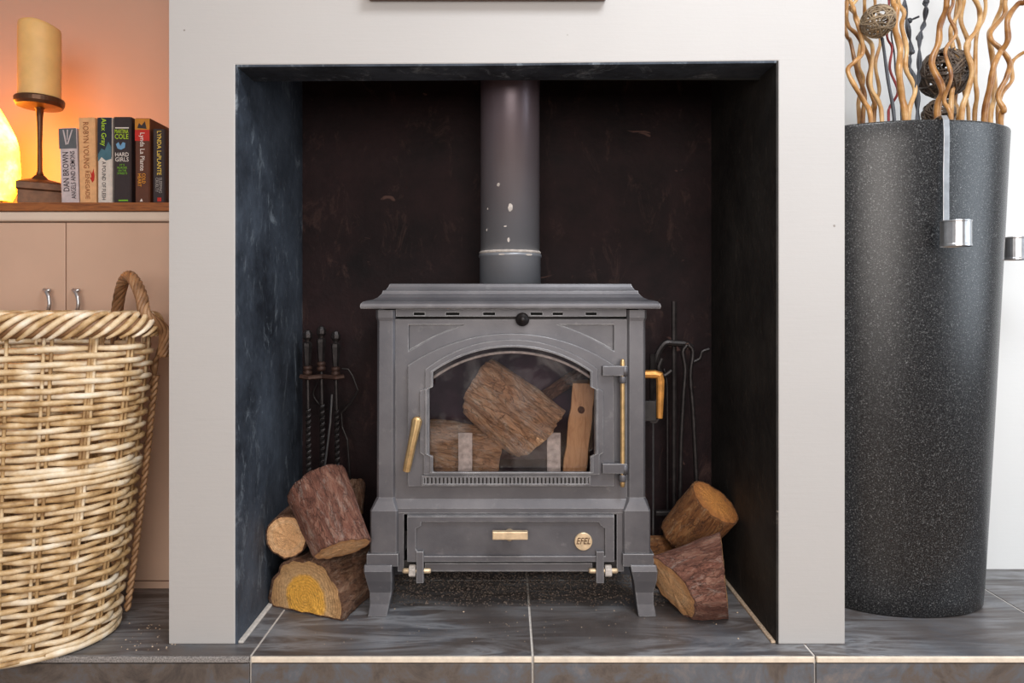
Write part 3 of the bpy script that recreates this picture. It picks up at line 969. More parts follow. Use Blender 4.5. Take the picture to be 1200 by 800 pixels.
# split billet standing at right in the firebox
q0, q1 = P(674, 556, 0.245), P(686, 448, 0.285)
q0.z = 0.319
br = thing('split_billet', q0, 'orange split billet standing at the right inside the firebox', 'log', gi)
rings = []
for k in range(8):
    f = k / 7
    p = q0.lerp(q1, f)
    w_ = 0.033 + 0.002 * math.sin(k * 2.1)
    rings.append([p + Vector(v) for v in ((-w_, -0.012, 0), (w_ * 0.75, -0.022, 0), (w_ * 1.05, 0.02, 0.004), (0, 0.04, 0.004), (-w_ * 0.9, 0.028, 0))])
MB().loft(rings).build('billet', M['split'], br, bevel=0.002)
MB().lathe_dir([(0.010, 0), (0.007, 0.003), (0.003, 0.0035)], q0.lerp(q1, 0.7) + Vector((-0.004, -0.0165, 0)), (0, -1, 0.3), 14).build('knot', M['bark_rust'], br, smooth=True)
log('log', 'thin branch resting slantwise at the back right of the firebox', P(630, 470, 0.345), P(690, 430, 0.355), 0.020, 0.017, M['bark_brown'], M['cut_brown'], 47, gi, rough=0.08, seg=20, rings=10)


# ------------------------------------------------------------------ fire irons
def spiral_rod(p0, p1, r, turns, n=60):
    """square bar twisted about its axis"""
    p0, p1 = Vector(p0), Vector(p1)
    pts = [p0.lerp(p1, k / n) for k in range(n + 1)]
    return MB().tube(pts, r, 4, twist=turns * 2 * PI / n)


TY = 0.40


def fire_tool(name, label, px, ptop, ps, X0, tilt, endtype):
    top = P(px, ptop, TY + ps)
    base = Vector((top.x + tilt, top.y, 0.06))
    root = thing(name, (base.x, base.y, 0.0), label, 'fire iron', 'fire irons left of the stove')
    z = top.z
    # faceted handle with button finial
    MB().lathe([(0.001, z), (0.008, z - 0.003), (0.0135, z - 0.012), (0.0135, z - 0.022), (0.008, z - 0.030), (0.007, z - 0.034)], (top.x, top.y), 8).build('finial', M['tool'], root)
    MB().lathe([(0.007, z - 0.034), (0.0125, z - 0.038), (0.013, z - 0.046), (0.0085, z - 0.098), (0.0075, z - 0.102)], (top.x, top.y), 6).build('handle', M['tool'], root)
    MB().lathe([(0.007, z - 0.100), (0.0125, z - 0.104), (0.0125, z - 0.110), (0.0080, z - 0.113), (0.0125, z - 0.117), (0.0125, z - 0.124), (0.007, z - 0.128)], (top.x, top.y), 14).build('collar', M['tool_rust'], root, smooth=True)
    a = Vector((top.x, top.y, z - 0.126))
    bq = Vector((top.x + tilt * 0.35, top.y, z - 0.22))
    MB().tube([a, bq], 0.0052, 8).build('rod', M['tool'], root)
    spiral_rod(bq, base, 0.0072, 6, 90).build('twisted_rod', M['tool'], root)
    e = MB()
    if endtype == 'poker':
        e.tube([base, base + Vector((0, 0, -0.02)), base + Vector((0.01, -0.02, -0.03))], [0.006, 0.005, 0.001], 8)
    elif endtype == 'shovel':
        e.box(base.x - 0.04, base.x + 0.04, base.y - 0.004, base.y + 0.004, 0.004, 0.10)
    else:
        e.lathe([(0.028, 0.004), (0.03, 0.03), (0.015, 0.075), (0.008, 0.085)], (base.x, base.y), 16)
    e.build({'poker': 'poker_tip', 'shovel': 'shovel_blade', 'brush': 'brush_head'}[endtype], M['tool'], root)
    return root


fire_tool('fire_shovel', 'black fire shovel with faceted handle, leftmost of three hanging irons', 360.5, 386, 0.0, 0, 0.004, 'shovel')
fire_tool('hearth_brush', 'black hearth brush with faceted handle between the poker and shovel', 376.5, 381.5, 0.012, 0, 0.006, 'brush')
fire_tool('fire_poker', 'black twisted fire poker with faceted handle nearest the stove', 393.5, 387, -0.004, 0, 0.006, 'poker')
cst = P(377, 600, TY + 0.03)
st = thing('fire_iron_stand', (cst.x, TY + 0.03, 0), 'rusty iron rack that carries three fire irons left of the stove', 'stand')
zc = Z_(441, TY)
MB().tube([P(352, 441, TY - 0.008), P(362, 442.5, TY - 0.014), P(378, 441, TY - 0.004), P(394, 442.5, TY - 0.018), P(403, 441, TY - 0.010)], 0.0065, 6).build('rack_bar', M['tool_rust'], st)
MB().tube([(cst.x, TY + 0.03, 0.008), (cst.x, TY + 0.03, zc + 0.005)], 0.006, 8).build('post', M['tool'], st)
MB().tube([(cst.x, TY + 0.03, zc), (cst.x, TY, zc)], 0.005, 6).build('bracket', M['tool'], st)
MB().lathe([(0.045, 0.0), (0.045, 0.006), (0.02, 0.012), (0.008, 0.016)], (cst.x, TY + 0.03), 20).build('foot', M['tool'], st)
wp = smooth_path([P(372, 448, TY + 0.045), P(367, 462, TY + 0.045), P(375, 475, TY + 0.045)], 5)
MB().tube(wp, 0.0025, 6).build('wire_hook', M['tool'], st)
hk = thing('log_hook', (X_(399, TY), TY, 0), 'thin bent iron hook with angular loop hanging behind the poker', 'hook')
MB().tube([P(401, 432, TY + 0.015), P(408, 432.5, TY + 0.015), P(413, 440, TY + 0.015), P(419.5, 457, TY + 0.015), P(411, 472, TY + 0.015), P(400, 484, TY + 0.015), P(401, 500, TY + 0.015), P(407, 515, TY + 0.015), P(410, 560, TY + 0.015), P(410, 640, TY + 0.015)], 0.0032, 8).build('bent_wire', M['tool'], hk)
MB().tube([P(389, 462, TY - 0.012), P(387, 495, TY - 0.012), P(381, 545, TY - 0.012), P(379, 640, TY - 0.012)], 0.0028, 6).build('bright_wire', M['steel'], hk)
hk.location = hk.location

# right hand set
RY = 0.40
st2 = thing('fire_iron_stand', (X_(790, RY), RY, 0), 'black iron stand with curled hooks right of the stove', 'stand')
MB().tube([P(790, 353, RY), P(790, 402, RY)], 0.0075, 8).build('top_spike', M['tool'], st2)
pz = P(790, 402, RY)
MB().tube([pz, (pz.x, RY, 0.01)], 0.0065, 8).build('post', M['tool'], st2)
MB().tube(smooth_path([P(768, 424, RY - 0.01), P(772, 412, RY - 0.01), P(780, 402, RY - 0.01), P(790, 402, RY - 0.01), P(803, 403, RY - 0.01), P(811, 407, RY - 0.01)], 5), 0.0088, 8).build('curled_arm', M['tool'], st2)
MB().tube(smooth_path([P(812, 424, RY + 0.02), P(820, 420, RY + 0.02), P(823, 412, RY + 0.02), P(831, 409, RY + 0.02)], 5), 0.0050, 8).build('wall_hook', M['tool'], st2)
MB().tube(smooth_path([P(776, 420, RY), P(772, 432, RY), P(778, 440, RY), P(787, 434, RY)], 5), 0.0062, 8).build('hook', M['tool'], st2)
MB().lathe([(0.05, 0.0), (0.05, 0.008), (0.018, 0.016), (0.008, 0.02)], (pz.x, RY), 24).build('foot', M['tool'], st2)
bp = P(781, 604, RY - 0.03)
MB().box(bp.x - 0.026, bp.x + 0.026, RY - 0.012, RY + 0.006, bp.z - 0.008, bp.z + 0.006).build('cross_bar', M['tool'], st2, bevel=0.003)
tg = thing('fire_tongs', (X_(808, RY), RY - 0.02, 0), 'black iron fire tongs hanging from the stand right of the stove', 'fire iron')
ty = RY - 0.022
MB().tube(smooth_path([P(806, 404, ty), P(800, 412, ty), P(803, 432, ty), P(801, 462, ty), P(798, 520, ty), P(797, 590, ty), P(797, 650, ty)], 4), 0.0062, 8).build('tong_arm', M['tool'], tg, smooth=True)
MB().tube(smooth_path([P(806, 404, ty - 0.004), P(812, 412, ty - 0.004), P(809, 440, ty - 0.004), P(812, 480, ty - 0.004), P(815, 540, ty - 0.004), P(817, 600, ty - 0.004), P(812, 650, ty - 0.004)], 4), 0.0062, 8).build('tong_arm', M['tool'], tg, smooth=True)
MB().lathe_dir([(0.008, -0.012), (0.008, 0.004)], P(806, 405, ty), (0, -1, 0), 12).build('rivet', M['tool_rust'], tg)
sh = thing('fire_shovel', (X_(765, RY), RY - 0.03, 0), 'black flat-handled iron with thin rod hanging close to the stove side', 'fire iron')
sy_ = RY - 0.035
MB().tube([P(765, 415, sy_), P(765, 470, sy_)], 0.0085, 6).build('handle', M['tool'], sh)
MB().lathe_dir([(0.0135, -0.004), (0.0135, 0.004)], P(766, 490, sy_), (0, -1, 0), 16).build('boss', M['tool'], sh)
MB().box(X_(760, sy_), X_(772, sy_), sy_ - 0.004, sy_ + 0.004, Z_(492, sy_), Z_(468, sy_)).build('grip_plate', M['tool'], sh, bevel=0.003)
MB().tube([P(765.5, 490, sy_), P(765.5, 648, sy_)], 0.0026, 6).build('rod', M['steel'], sh)
bz = P(765.5, 648, sy_)
MB().box(bz.x - 0.03, bz.x + 0.03, sy_ - 0.004, sy_ + 0.004, 0.004, bz.z).build('blade', M['tool'], sh, bevel=0.003)
pk = thing('fire_poker', (X_(780, RY), RY + 0.02, 0), 'thin black iron rod standing behind the tongs', 'fire iron')
MB().tube(smooth_path([P(778, 432, RY + 0.015), P(781, 445, RY + 0.015), P(782, 480, RY + 0.015), P(782, 640, RY + 0.015)], 4), 0.003, 8).build('rod', M['tool'], pk, smooth=True)

# ------------------------------------------------------------------ left alcove: cupboard, shelf and what stands on it
CY = 0.29
cup = thing('cupboard', (-1.32, CY + 0.15, 0), 'low cream cupboard with two plain doors behind the basket', 'cupboard')
cz0, cz1 = Z_(680, CY), Z_(261, CY)
MB().box(-1.895, -BX - 0.001, CY + 0.02, LB - 0.002, 0.018, 0.988).build('carcass', M['cream'], cup)
MB().box(-1.895, -BX - 0.001, CY + 0.004, CY + 0.03, 0.0, 0.0185).build('plinth', M['cream'], cup, bevel=0.001)
xd = X_(77, CY)
for x0, x1, hx in ((xd + 0.0015, -BX - 0.002, 88), (xd - 0.42, xd - 0.0015, 54), (-1.893, xd - 0.423, None)):
    d = MB().box(x0, x1, CY, CY + 0.019, cz0, cz1).build('door', M['cream'], cup, bevel=0.0015)
    if hx:
        hpth = smooth_path([P(hx - 2, 339.5, CY), P(hx - 1.5, 340, CY - 0.02), P(hx + 2, 345, CY - 0.026), P(hx + 4, 355, CY - 0.028), P(hx + 2, 365, CY - 0.026), P(hx - 1.5, 371, CY - 0.02), P(hx - 2, 371.5, CY)], 5)
        MB().tube(hpth, 0.0048, 10).build('handle', M['steel'], d, smooth=True)
        MB().tube([P(hx - 2, 340, CY - 0.022), P(hx + 5, 340, CY - 0.022)], 0.004, 8).build('handle_bar', M['steel'], d, smooth=True)
rz0, rz1 = Z_(259.5, CY), 0.9895
MB().box(-1.893, -BX - 0.002, CY - 0.006, CY + 0.02, rz0, rz1).build('top_rail', M['rail'], cup, bevel=0.006, seg=3)

sz_top = Z_(237, 0.28)
shelf = MB().box(-1.895, -BX - 0.001, 0.28, LB - 0.002, 0.990, sz_top).build('wooden_shelf', M['shelf'], None, (-1.32, 0.45, 0.990), bevel=0.002)
tag(shelf, 'reddish-brown wooden shelf board on top of the cream cupboard', 'shelf')

# salt lamp glowing at the left edge
lc = Vector((X_(-12, 0.40), 0.40, sz_top))
lamp = thing('salt_lamp', lc, 'glowing yellow crystal lamp at the left end of the wooden shelf', 'lamp')
MB().lathe([(0.062, sz_top), (0.062, sz_top + 0.016), (0.056, sz_top + 0.02)], (lc.x, lc.y), 28).build('base', M['bronze'], lamp, bevel=0.001)
rings = []
for k in range(15):
    f = k / 14
    R = 0.074 * (math.sin(PI * (0.20 + 0.78 * f)) ** 0.75) * (1 - 0.12 * f)
    rings.append([(lc.x + R * math.cos(a) * (1 + 0.12 * noise.noise(Vector((math.cos(a) * 2, math.sin(a) * 2, f * 4)))), lc.y + R * math.sin(a) * (1 + 0.12 * noise.noise(Vector((math.cos(a) * 2, math.sin(a) * 2, f * 4 + 9)))), sz_top + 0.018 + 0.285 * f) for a in [2 * PI * j / 24 for j in range(24)]])
MB().loft(rings).build('crystal', M['salt'], lamp, smooth=True)

# candle on its stand
kc = Vector((X_(46.5, 0.37), 0.37, sz_top))
cs = thing('candle_holder', kc, 'dark bronze candle holder with stepped square base on the shelf', 'candle holder')


def zk(py): return Z_(py, 0.37)


def sqring(hw_, z, rot=0.62):
    return [(kc.x + hw_ * math.sqrt(2) * math.cos(rot + PI / 4 + a), kc.y + hw_ * math.sqrt(2) * math.sin(rot + PI / 4 + a), z) for a in (0, PI / 2, PI, 1.5 * PI)]


MB().loft([sqring(0.050, sz_top), sqring(0.050, zk(226)), sqring(0.0535, zk(225)), sqring(0.0535, zk(217)), sqring(0.045, zk(215)), sqring(0.020, zk(211)), sqring(0.011, zk(206))]).build('base', M['bronze'], cs, bevel=0.0015)
MB().lathe([(0.011, zk(207)), (0.0065, zk(200)), (0.0060, zk(170)), (0.0075, zk(140)), (0.010, zk(128)), (0.016, zk(126))], (kc.x, kc.y), 16).build('stem', M['bronze'], cs, smooth=True)
MB().lathe([(0.014, zk(127)), (0.054, zk(125.5)), (0.0585, zk(122)), (0.0595, zk(117)), (0.057, zk(115.5)), (0.050, zk(116))], (kc.x, kc.y), 40).build('dish', M['bronze'], cs, bevel=0.001)
ztop = zk(27)
ca = []
for z, r in ((zk(116), 0.0495), (zk(114), 0.0505), (zk(90), 0.0507), (zk(60), 0.0509), (zk(40), 0.0508), (zk(33), 0.0505), (zk(29), 0.0485), (zk(28), 0.044), (zk(33), 0.030), (zk(36), 0.010)):
    ca.append([(kc.x + r * math.cos(a), kc.y + r * math.sin(a), z - (0.010 * max(0, math.cos(a - 0.1)) ** 2 if z > zk(45) else 0)) for a in [2 * PI * j / 40 for j in range(40)]])
cb = thing('pillar_candle', (kc.x, kc.y, zk(116)), 'thick ivory pillar candle standing on the bronze holder', 'candle')
MB().loft(ca).build('wax', M['candle'], cb, smooth=True)
MB().tube([(kc.x, kc.y, zk(37)), (kc.x + 0.001, kc.y, zk(33))], 0.0015, 6).build('wick', M['black'], cb)

# books
BKY = 0.315


def pm(name, c, rough=0.45):
    return plain(name, c, rough, 0, 0.12, 60)


def lin(r, g, b_):
    f = lambda u: ((u / 255 + 0.055) / 1.055) ** 2.4 if u > 10 else u / 255 / 12.92
    return (f(r), f(g), f(b_))


def book(label, x0, x1, ytop, cover, lean=0.0, depth=0.118, prints=(), yoff=0.0):
    Y = BKY + yoff
    a, b_ = X_(x0, Y), X_(x1, Y)
    z0, z1 = sz_top + 0.0005, Z_(ytop, Y)
    root = thing('paperback_book', ((a + b_) / 2, Y, sz_top), label, 'book', 'paperbacks on the wooden shelf')
    w_ = (b_ - a)
    cv = MB()
    ct = 0.0012
    # spine with rounded edges and two boards
    cv.loft([[(a + 0.003, Y, z), (b_ - 0.003, Y, z), (b_, Y + 0.003, z), (b_, Y + depth, z), (b_ - ct, Y + depth, z), (b_ - ct, Y + 0.005, z), (a + ct, Y + 0.005, z), (a + ct, Y + depth, z), (a, Y + depth, z), (a, Y + 0.003, z)] for z in (z0, z1)])
    cvo = cv.build('cover', cover, root)
    MB().box(a + ct, b_ - ct, Y + 0.005, Y + depth - 0.002, z0 + 0.001, z1 - 0.001).build('pages', M['paper'], root)
    for k, pr in enumerate(prints):
        kind = pr[0]
        if kind == 'band':
            _, box, mat = pr
            MB().box(X_(box[0], Y), X_(box[1], Y), Y - 0.0004, Y + 0.0005, Z_(box[3], Y), Z_(box[2], Y)).build('printed_panel', mat, cvo)
        elif kind == 'blob':
            _, pts, mat = pr
            plate('printed_motif', [[(X_(p, Y), Z_(q, Y)) for p, q in pts]], Y - 0.0007, Y + 0.0003, mat, cvo, None, 0.0)
        else:
            _, body, box, rot, mat = pr
            text('spine_lettering', body, box, Y - 0.0009, rot, mat, cvo)
    root.rotation_euler = (0, lean, 0)
    return root


lav, dgrey = pm('lavender_print', lin(196, 184, 186)), pm('slate_print', lin(92, 96, 100))
ink, peach = pm('dark_ink', lin(50, 42, 48)), pm('peach_cover', lin(222, 172, 122))
goldb, red = pm('bronze_ink', lin(150, 92, 52)), pm('red_print', lin(190, 40, 28))
navy, teal = pm('navy_print', lin(34, 40, 54)), pm('teal_print', lin(70, 110, 125))
offw, lime = pm('off_white_print', lin(214, 206, 198)), pm('lime_ink', lin(176, 214, 40))
charc, white = pm('charcoal_cover', lin(52, 42, 44)), pm('white_ink', lin(232, 226, 220))
blue, amber = pm('blue_print', lin(110, 160, 200)), pm('amber_ink', lin(236, 160, 40))
brownc, yel = pm('brown_cover', lin(92, 52, 34)), pm('yellow_ink', lin(236, 206, 90))
grn, pgrey = pm('green_ink', lin(120, 190, 40)), pm('grey_ink', lin(170, 165, 160))
orng = pm('orange_print', lin(196, 130, 40))

book('lavender-grey paperback leaning beside the candle holder, leftmost in the row', 71.5, 92, 150, lav, lean=-0.035, prints=(
    ('band', (71.7, 91.8, 150.5, 174), dgrey), ('blob', [(76.5, 152), (78, 152), (81, 168), (79.5, 170)], lav), ('blob', [(87, 152), (88.5, 152), (82.5, 169), (81, 169)], lav), ('blob', [(81.5, 152), (83, 152), (82, 164), (81.2, 164)], lav),
    ('text', 'DAN BROWN', (75, 82, 178, 224), 'up', ink), ('text', 'ANGELS AND DEMONS', (84, 89.5, 177, 233), 'up', ink)))
book('peach paperback with a small red flame on its spine', 93, 112.5, 137.5, peach, lean=-0.02, prints=(
    ('text', 'ROBYN YOUNG', (99, 105.5, 143, 197), 'down', goldb), ('text', 'RENEGADE', (100.5, 105.5, 200, 233), 'down', goldb),
    ('blob', [(106.5, 199), (108.5, 204), (110.5, 198), (111.5, 206), (111, 211), (109, 214), (106, 208), (108, 208)], red)))
book('paperback with navy upper spine, lime lettering and white lower half', 114.2, 131, 137.5, offw, prints=(
    ('band', (114.4, 130.8, 137.8, 184), navy), ('blob', [(115, 181), (119, 174), (123, 176), (127, 166), (130.5, 172), (130.5, 186), (124, 188), (119, 184), (115, 189)], teal),
    ('text', 'Alex Gray', (117, 124.5, 138.5, 171), 'down', lime), ('text', 'A POUND OF FLESH', (119.5, 124, 189, 234), 'down', ink)))
book('thick charcoal paperback with lime and white block lettering', 132.8, 153.5, 137, charc, prints=(
    ('band', (135, 151, 149.2, 150.4), white), ('text', 'MARTINA', (134.5, 150.5, 151.5, 156.2), 'h', lime), ('text', 'COLE', (134.5, 150.5, 157, 162.8), 'h', lime),
    ('blob', [(136, 169), (139, 166.5), (141, 171), (144, 166.5), (147, 167.5), (146.5, 173), (142, 175.5), (138, 174)], blue),
    ('text', 'HARD', (135, 150.8, 178.5, 183.3), 'h', white), ('text', 'GIRLS', (135, 150.8, 184.2, 189.2), 'h', white),
    ('text', "IT'S", (140.5, 146, 192, 194.3), 'h', grn), ('text', 'MURDER', (137.5, 149, 195.3, 197.6), 'h', grn), ('text', 'ON THE', (138.5, 148, 198.6, 200.9), 'h', grn), ('text', 'STREETS', (137.5, 149, 201.9, 204.2), 'h', grn),
    ('band', (139, 150, 234, 235.5), grn)))
book('brown paperback with a red band and orange picture at the spine top', 158, 175.5, 138.5, brownc, prints=(
    ('band', (158.2, 175.3, 139, 152), orng), ('blob', [(161, 150), (163, 144), (166, 147), (170, 142), (172, 151)], charc), ('band', (158.2, 175.3, 152, 165), red),
    ('text', 'Lynda La Plante', (162.5, 169.5, 155.5, 200), 'down', white), ('text', 'COLD', (166.5, 170.5, 203, 215), 'down', amber), ('text', 'HEART', (161.5, 165.5, 203.5, 218.5), 'down', amber),
    ('blob', [(164, 236), (166, 232.5), (167.5, 236)], white)))
book('shorter charcoal paperback with yellow lettering next to the chimney breast', 178.8, 193.5, 151, charc, prints=(
    ('text', 'LYNDA LaPLANTE', (184, 189, 153.5, 205), 'down', yel), ('text', 'SLEEPING', (186.5, 189.8, 208, 226), 'down', pgrey), ('text', 'CRUELTY', (182.2, 185.6, 208, 225), 'down', pgrey),
    ('band', (184.5, 189, 231.5, 236), red)), depth=0.11)

# ------------------------------------------------------------------ wicker basket
BC = Vector((-1.14, 0.046, 0))
bask = thing('log_basket', BC, 'large pale wicker basket with brown twisted handle on the hearth', 'basket')
HZ = 0.678


def brad(z):
    f = max(0.0, min(1.0, z / HZ))
    f = f ** 0.85
    return 0.232 + (0.318 - 0.232) * f, 0.160 + (0.182 - 0.160) * f


NS = 20


def bpt(u, z, off=0.0):
    a, b_ = brad(z)
    # outward offset along the ellipse normal
    nx, ny = math.cos(u) / a, math.sin(u) / b_
    l = math.hypot(nx, ny)
    return Vector((BC.x + a * math.cos(u) + off * nx / l, BC.y + b_ * math.sin(u) + off * ny / l, z))


# equal arc length parameter
_us = [2 * PI * k / 720 for k in range(721)]
_ls = [0.0]
for k in range(720): _ls.append(_ls[-1] + (bpt(_us[k + 1], 0.4) - bpt(_us[k], 0.4)).length)


def uarc(s):
    n_ = math.floor(s)
    s = (s - n_) * _ls[-1]
    lo, hi = 0, 720
    while hi - lo > 1:
        m_ = (lo + hi) // 2
        if _ls[m_] <= s: lo = m_
        else: hi = m_
    return n_ * 2 * PI + _us[lo] + (_us[hi] - _us[lo]) * (s - _ls[lo]) / max(1e-9, _ls[hi] - _ls[lo])


for i in range(NS):
    for q in (-1, 0, 1):
        if q == 0 and i % 3: continue
        u = uarc((i + 0.5) / NS) + q * 0.026 * (1 if q else 0)
        lean = random.uniform(-0.008, 0.008)
        pts = [bpt(u + lean * math.sin(k * 0.6), 0.012 + (HZ - 0.012) * k / 14, 0.0) for k in range(15)]
        MB().tube(pts, 0.0036, 6).build('stake', M['wicker'], bask, smooth=True)
PITCH = 0.0140
z = 0.012
row = 0
SPB = 10
while z < HZ - 0.012:
    amp = 0.0078
    r = random.uniform(0.0058, 0.0069)
    pts = []
    ph = 0 if row % 2 else 1
    waling = abs(z - 0.375) < 0.018 or row < 2
    N_ = NS * SPB
    j0, j1, j2 = random.uniform(0, 50), random.uniform(0, 50), random.uniform(0.6, 1.4)
    for k in range(N_):
        s = k / N_
        o = math.cos(PI * (s * NS - 0.5)) * (1 if ph else -1) * amp if not waling else 0.007 + 0.0015 * math.cos(2 * PI * s * NS + row)
        zz = z + 0.0022 * noise.noise(Vector((s * 30, j0, 0))) + 0.0018 * math.sin(2 * PI * s * 3 + j1)
        pts.append(bpt(uarc(s), max(0.007, zz), o))
    rr_ = [r * (1 + 0.16 * noise.noise(Vector((k * 0.14, j1, 2)))) for k in range(N_)]
    MB().tube(pts, rr_, 6, closed=True, ref=(0, 0, 1)).build('weaver', M['wicker'], bask, smooth=True)
    z += PITCH * (0.8 if waling else random.uniform(0.95, 1.05))
    row += 1
# woven base plate and inner lining of the base
MB().lathe([(0.222, 0.150, 0.004), (0.224, 0.152, 0.012)], (BC.x, BC.y), 40).build('base', M['wicker'], bask)
for q in range(2):
    pts = [bpt(2 * PI * k / 120, 0.007, 0.004 + 0.006 * q) + Vector((0, 0, 0.004 * q)) for k in range(120)]
    MB().tube(pts, 0.0065, 6, closed=True, ref=(0, 0, 1)).build('base_ring', M['wicker'], bask, smooth=True)
# rope border of slanting strands
RZ = 0.699
NST = 64
for i in range(NST):
    pts = []
    for k in range(15):
        f = k / 14
        ang = math.radians(215 - 275 * f)          # from inside bottom over the top to outside bottom
        s = i / NST + (1 - f) * 0.085
        tr_ = 0.0275
        pts.append(bpt(uarc(s), HZ, 0.002 + math.cos(ang) * tr_ * 0.85) + Vector((0, 0, RZ - HZ + math.sin(ang) * tr_)))
    rs = [0.0066 * min(1, 0.45 + 2.2 * min(k, 14 - k) / 14) for k in range(15)]
    MB().tube(pts, rs, 6).build('border_strand', M['wicker'], bask, smooth=True)
MB().tube([bpt(uarc(k / 90), HZ, 0.002) + Vector((0, 0, RZ - HZ)) for k in range(90)], 0.0210, 8, closed=True, ref=(0, 0, 1)).build('border_core', M['wicker_brown'], bask, smooth=True)


def rope(name, path, R, r, strands, turns, mat, parent, n=6):
    path = [Vector(p) for p in path]
    m_ = len(path)
    up = None
    fr = []
    for i, p in enumerate(path):
        t_ = (path[min(i + 1, m_ - 1)] - path[max(i - 1, 0)]).normalized()
        if up is None: up = t_.orthogonal()
        a = (up - t_ * up.dot(t_)).normalized()
        up = a
        fr.append((p, a, t_.cross(a)))
    for s in range(strands):
        pts = [p + (a * math.cos(2 * PI * (s / strands + turns * i / m_)) + b_ * math.sin(2 * PI * (s / strands + turns * i / m_))) * R for i, (p, a, b_) in enumerate(fr)]
        MB().tube(pts, r, n).build(name, mat, parent, smooth=True)


h0, h1 = bpt(math.radians(-4), HZ, 0.004), bpt(math.radians(58), HZ, 0.0)
top = (h0 + h1) / 2
hpth = smooth_path([bpt(math.radians(11), HZ - 0.05, 0.034), bpt(math.radians(7), HZ + 0.008, 0.034), h0 + Vector((0.008, 0, 0.045)), h0.lerp(h1, 0.08) + Vector((0.004, 0, 0.085)), h0.lerp(h1, 0.25) + Vector((0, 0, 0.120)), h0.lerp(h1, 0.5) + Vector((0, 0, 0.136)), h0.lerp(h1, 0.76) + Vector((0, 0, 0.118)), h0.lerp(h1, 0.96) + Vector((0, 0, 0.065)), h1 + Vector((0, 0, 0.01)), h1 + Vector((0, 0, -0.05))], 9)
rope('handle_strand', hpth, 0.0085, 0.0054, 7, 4.0, M['wicker_brown'], bask)
MB().tube(hpth, 0.0072, 8).build('handle_core', M['wicker_brown'], bask, smooth=True)
# curl that ties the handle to the border and the cord running down the side
u0 = math.radians(16)
for k in range(5):
    du = 0.05 * k
    cp = smooth_path([h0 + Vector((0.008, 0.003 * k, 0.035 - 0.004 * k)), bpt(u0 + du * 0.3, HZ + 0.004, 0.036 + 0.002 * k), bpt(u0 + du, HZ - 0.035, 0.030), bpt(u0 + 0.12, HZ - 0.075, 0.014 + 0.002 * k), bpt(u0 + 0.16, HZ - 0.10, 0.022), bpt(u0 + 0.10, HZ - 0.128, 0.012)], 6)
    MB().tube(cp, 0.0048, 6).build('handle_tie', M['wicker_brown'], bask, smooth=True)
cp = [bpt(math.radians(19 + 2 * math.sin(k * 0.3)), HZ - 0.10 - (HZ - 0.13) * k / 40, 0.022) for k in range(41)]
rope('side_cord_strand', smooth_path(cp, 3), 0.0042, 0.0045, 2, 16, M['wicker_brown'], bask)
# loose cane end sticking out at the base
u1 = uarc(0.80)
MB().tube(smooth_path([bpt(u1 + 0.55, 0.016, 0.010), bpt(u1 + 0.25, 0.012, 0.012), bpt(u1, 0.007, 0.016), bpt(u1 - 0.18, 0.006, 0.030)], 6), 0.0055, 6).build('loose_cane', M['wicker'], bask, smooth=True)

# ------------------------------------------------------------------ planter with dried branches
VC = (1.00, 0.235)
vase = thing('tall_planter', (VC[0], VC[1], 0), 'tall tapered dark speckled planter standing on the hearth at right', 'planter')
VH = 1.176
prof = []
for k in range(25):
    f = k / 24
    g = f ** 0.92
    prof.append((0.197 + 0.060 * g, 0.113 + 0.043 * g, VH * f if k else 0.0))
prof[0] = (0.192, 0.108, 0.0)
prof.insert(1, (0.1965, 0.1125, 0.004))
rimx, rimy = prof[-1][0], prof[-1][1]
prof[-1] = (rimx, rimy, VH - 0.006)
prof += [(rimx - 0.001, rimy - 0.001, VH - 0.002), (rimx - 0.005, rimy - 0.005, VH), (rimx - 0.010, rimy - 0.010, VH - 0.001), (rimx - 0.013, rimy - 0.013, VH - 0.006)]
body = MB().lathe(prof, VC, 72, caps=False)
inner = [(q[0] - 0.013, q[1] - 0.013, q[2]) for q in reversed(prof[4:25])] + [(0.18, 0.095, 0.10)]
body2 = MB().lathe(prof + inner, VC, 72)
body2.build('body', M['vase'], vase, smooth=True)


def tealight(label, top, hookdir, length, r=0.029):
    """steel strap hooked over the rim with a cup hanging at its end"""
    root = thing('tealight_holder', top, label, 'candle holder', 'steel tealight holders hung on the planter')
    hd = Vector(hookdir).normalized()
    wv = Vector((-hd.y, hd.x, 0))
    hw_ = 0.0068
    pth = [top - hd * 0.030 + Vector((0, 0, -0.05)), top - hd * 0.024 + Vector((0, 0, 0.004)), top - hd * 0.012 + Vector((0, 0, 0.007)), top + hd * 0.003 + Vector((0, 0, 0.006)), top + hd * 0.010 + Vector((0, 0, -0.004)), top + hd * 0.012 + Vector((0, 0, -0.045)), top + hd * 0.010 + Vector((0, 0, -length * 0.5)), top + hd * 0.010 + Vector((0, 0, -length))]
    rings = []
    for i, p in enumerate(pth):
        t_ = (pth[min(i + 1, len(pth) - 1)] - pth[max(i - 1, 0)]).normalized()
        nn = wv.cross(t_).normalized() * 0.0013
        rings.append([p - wv * hw_ - nn, p + wv * hw_ - nn, p + wv * hw_ + nn, p - wv * hw_ + nn])
    MB().loft(rings).build('strap', M['steel'], root, bevel=0.0005)
    c_ = top + hd * (0.012 + r)
    zt = top.z - length + 0.004
    zb = zt - 0.058
    MB().lathe([(r - 0.002, zb + 0.003), (r, zb), (r, zb + 0.004), (r - 0.001, zb + 0.006), (r - 0.001, zt - 0.004), (r, zt - 0.003), (r, zt), (r - 0.003, zt), (r - 0.003, zb + 0.01)], (c_.x, c_.y), 32).build('cup', M['steel'], root, smooth=False, bevel=0.0004)
    return root


# strap on the near rim
ang = -PI / 2 + 0.30


def rimpt(u): return Vector((VC[0] + rimx * math.cos(u), VC[1] + rimy * math.sin(u), VH))


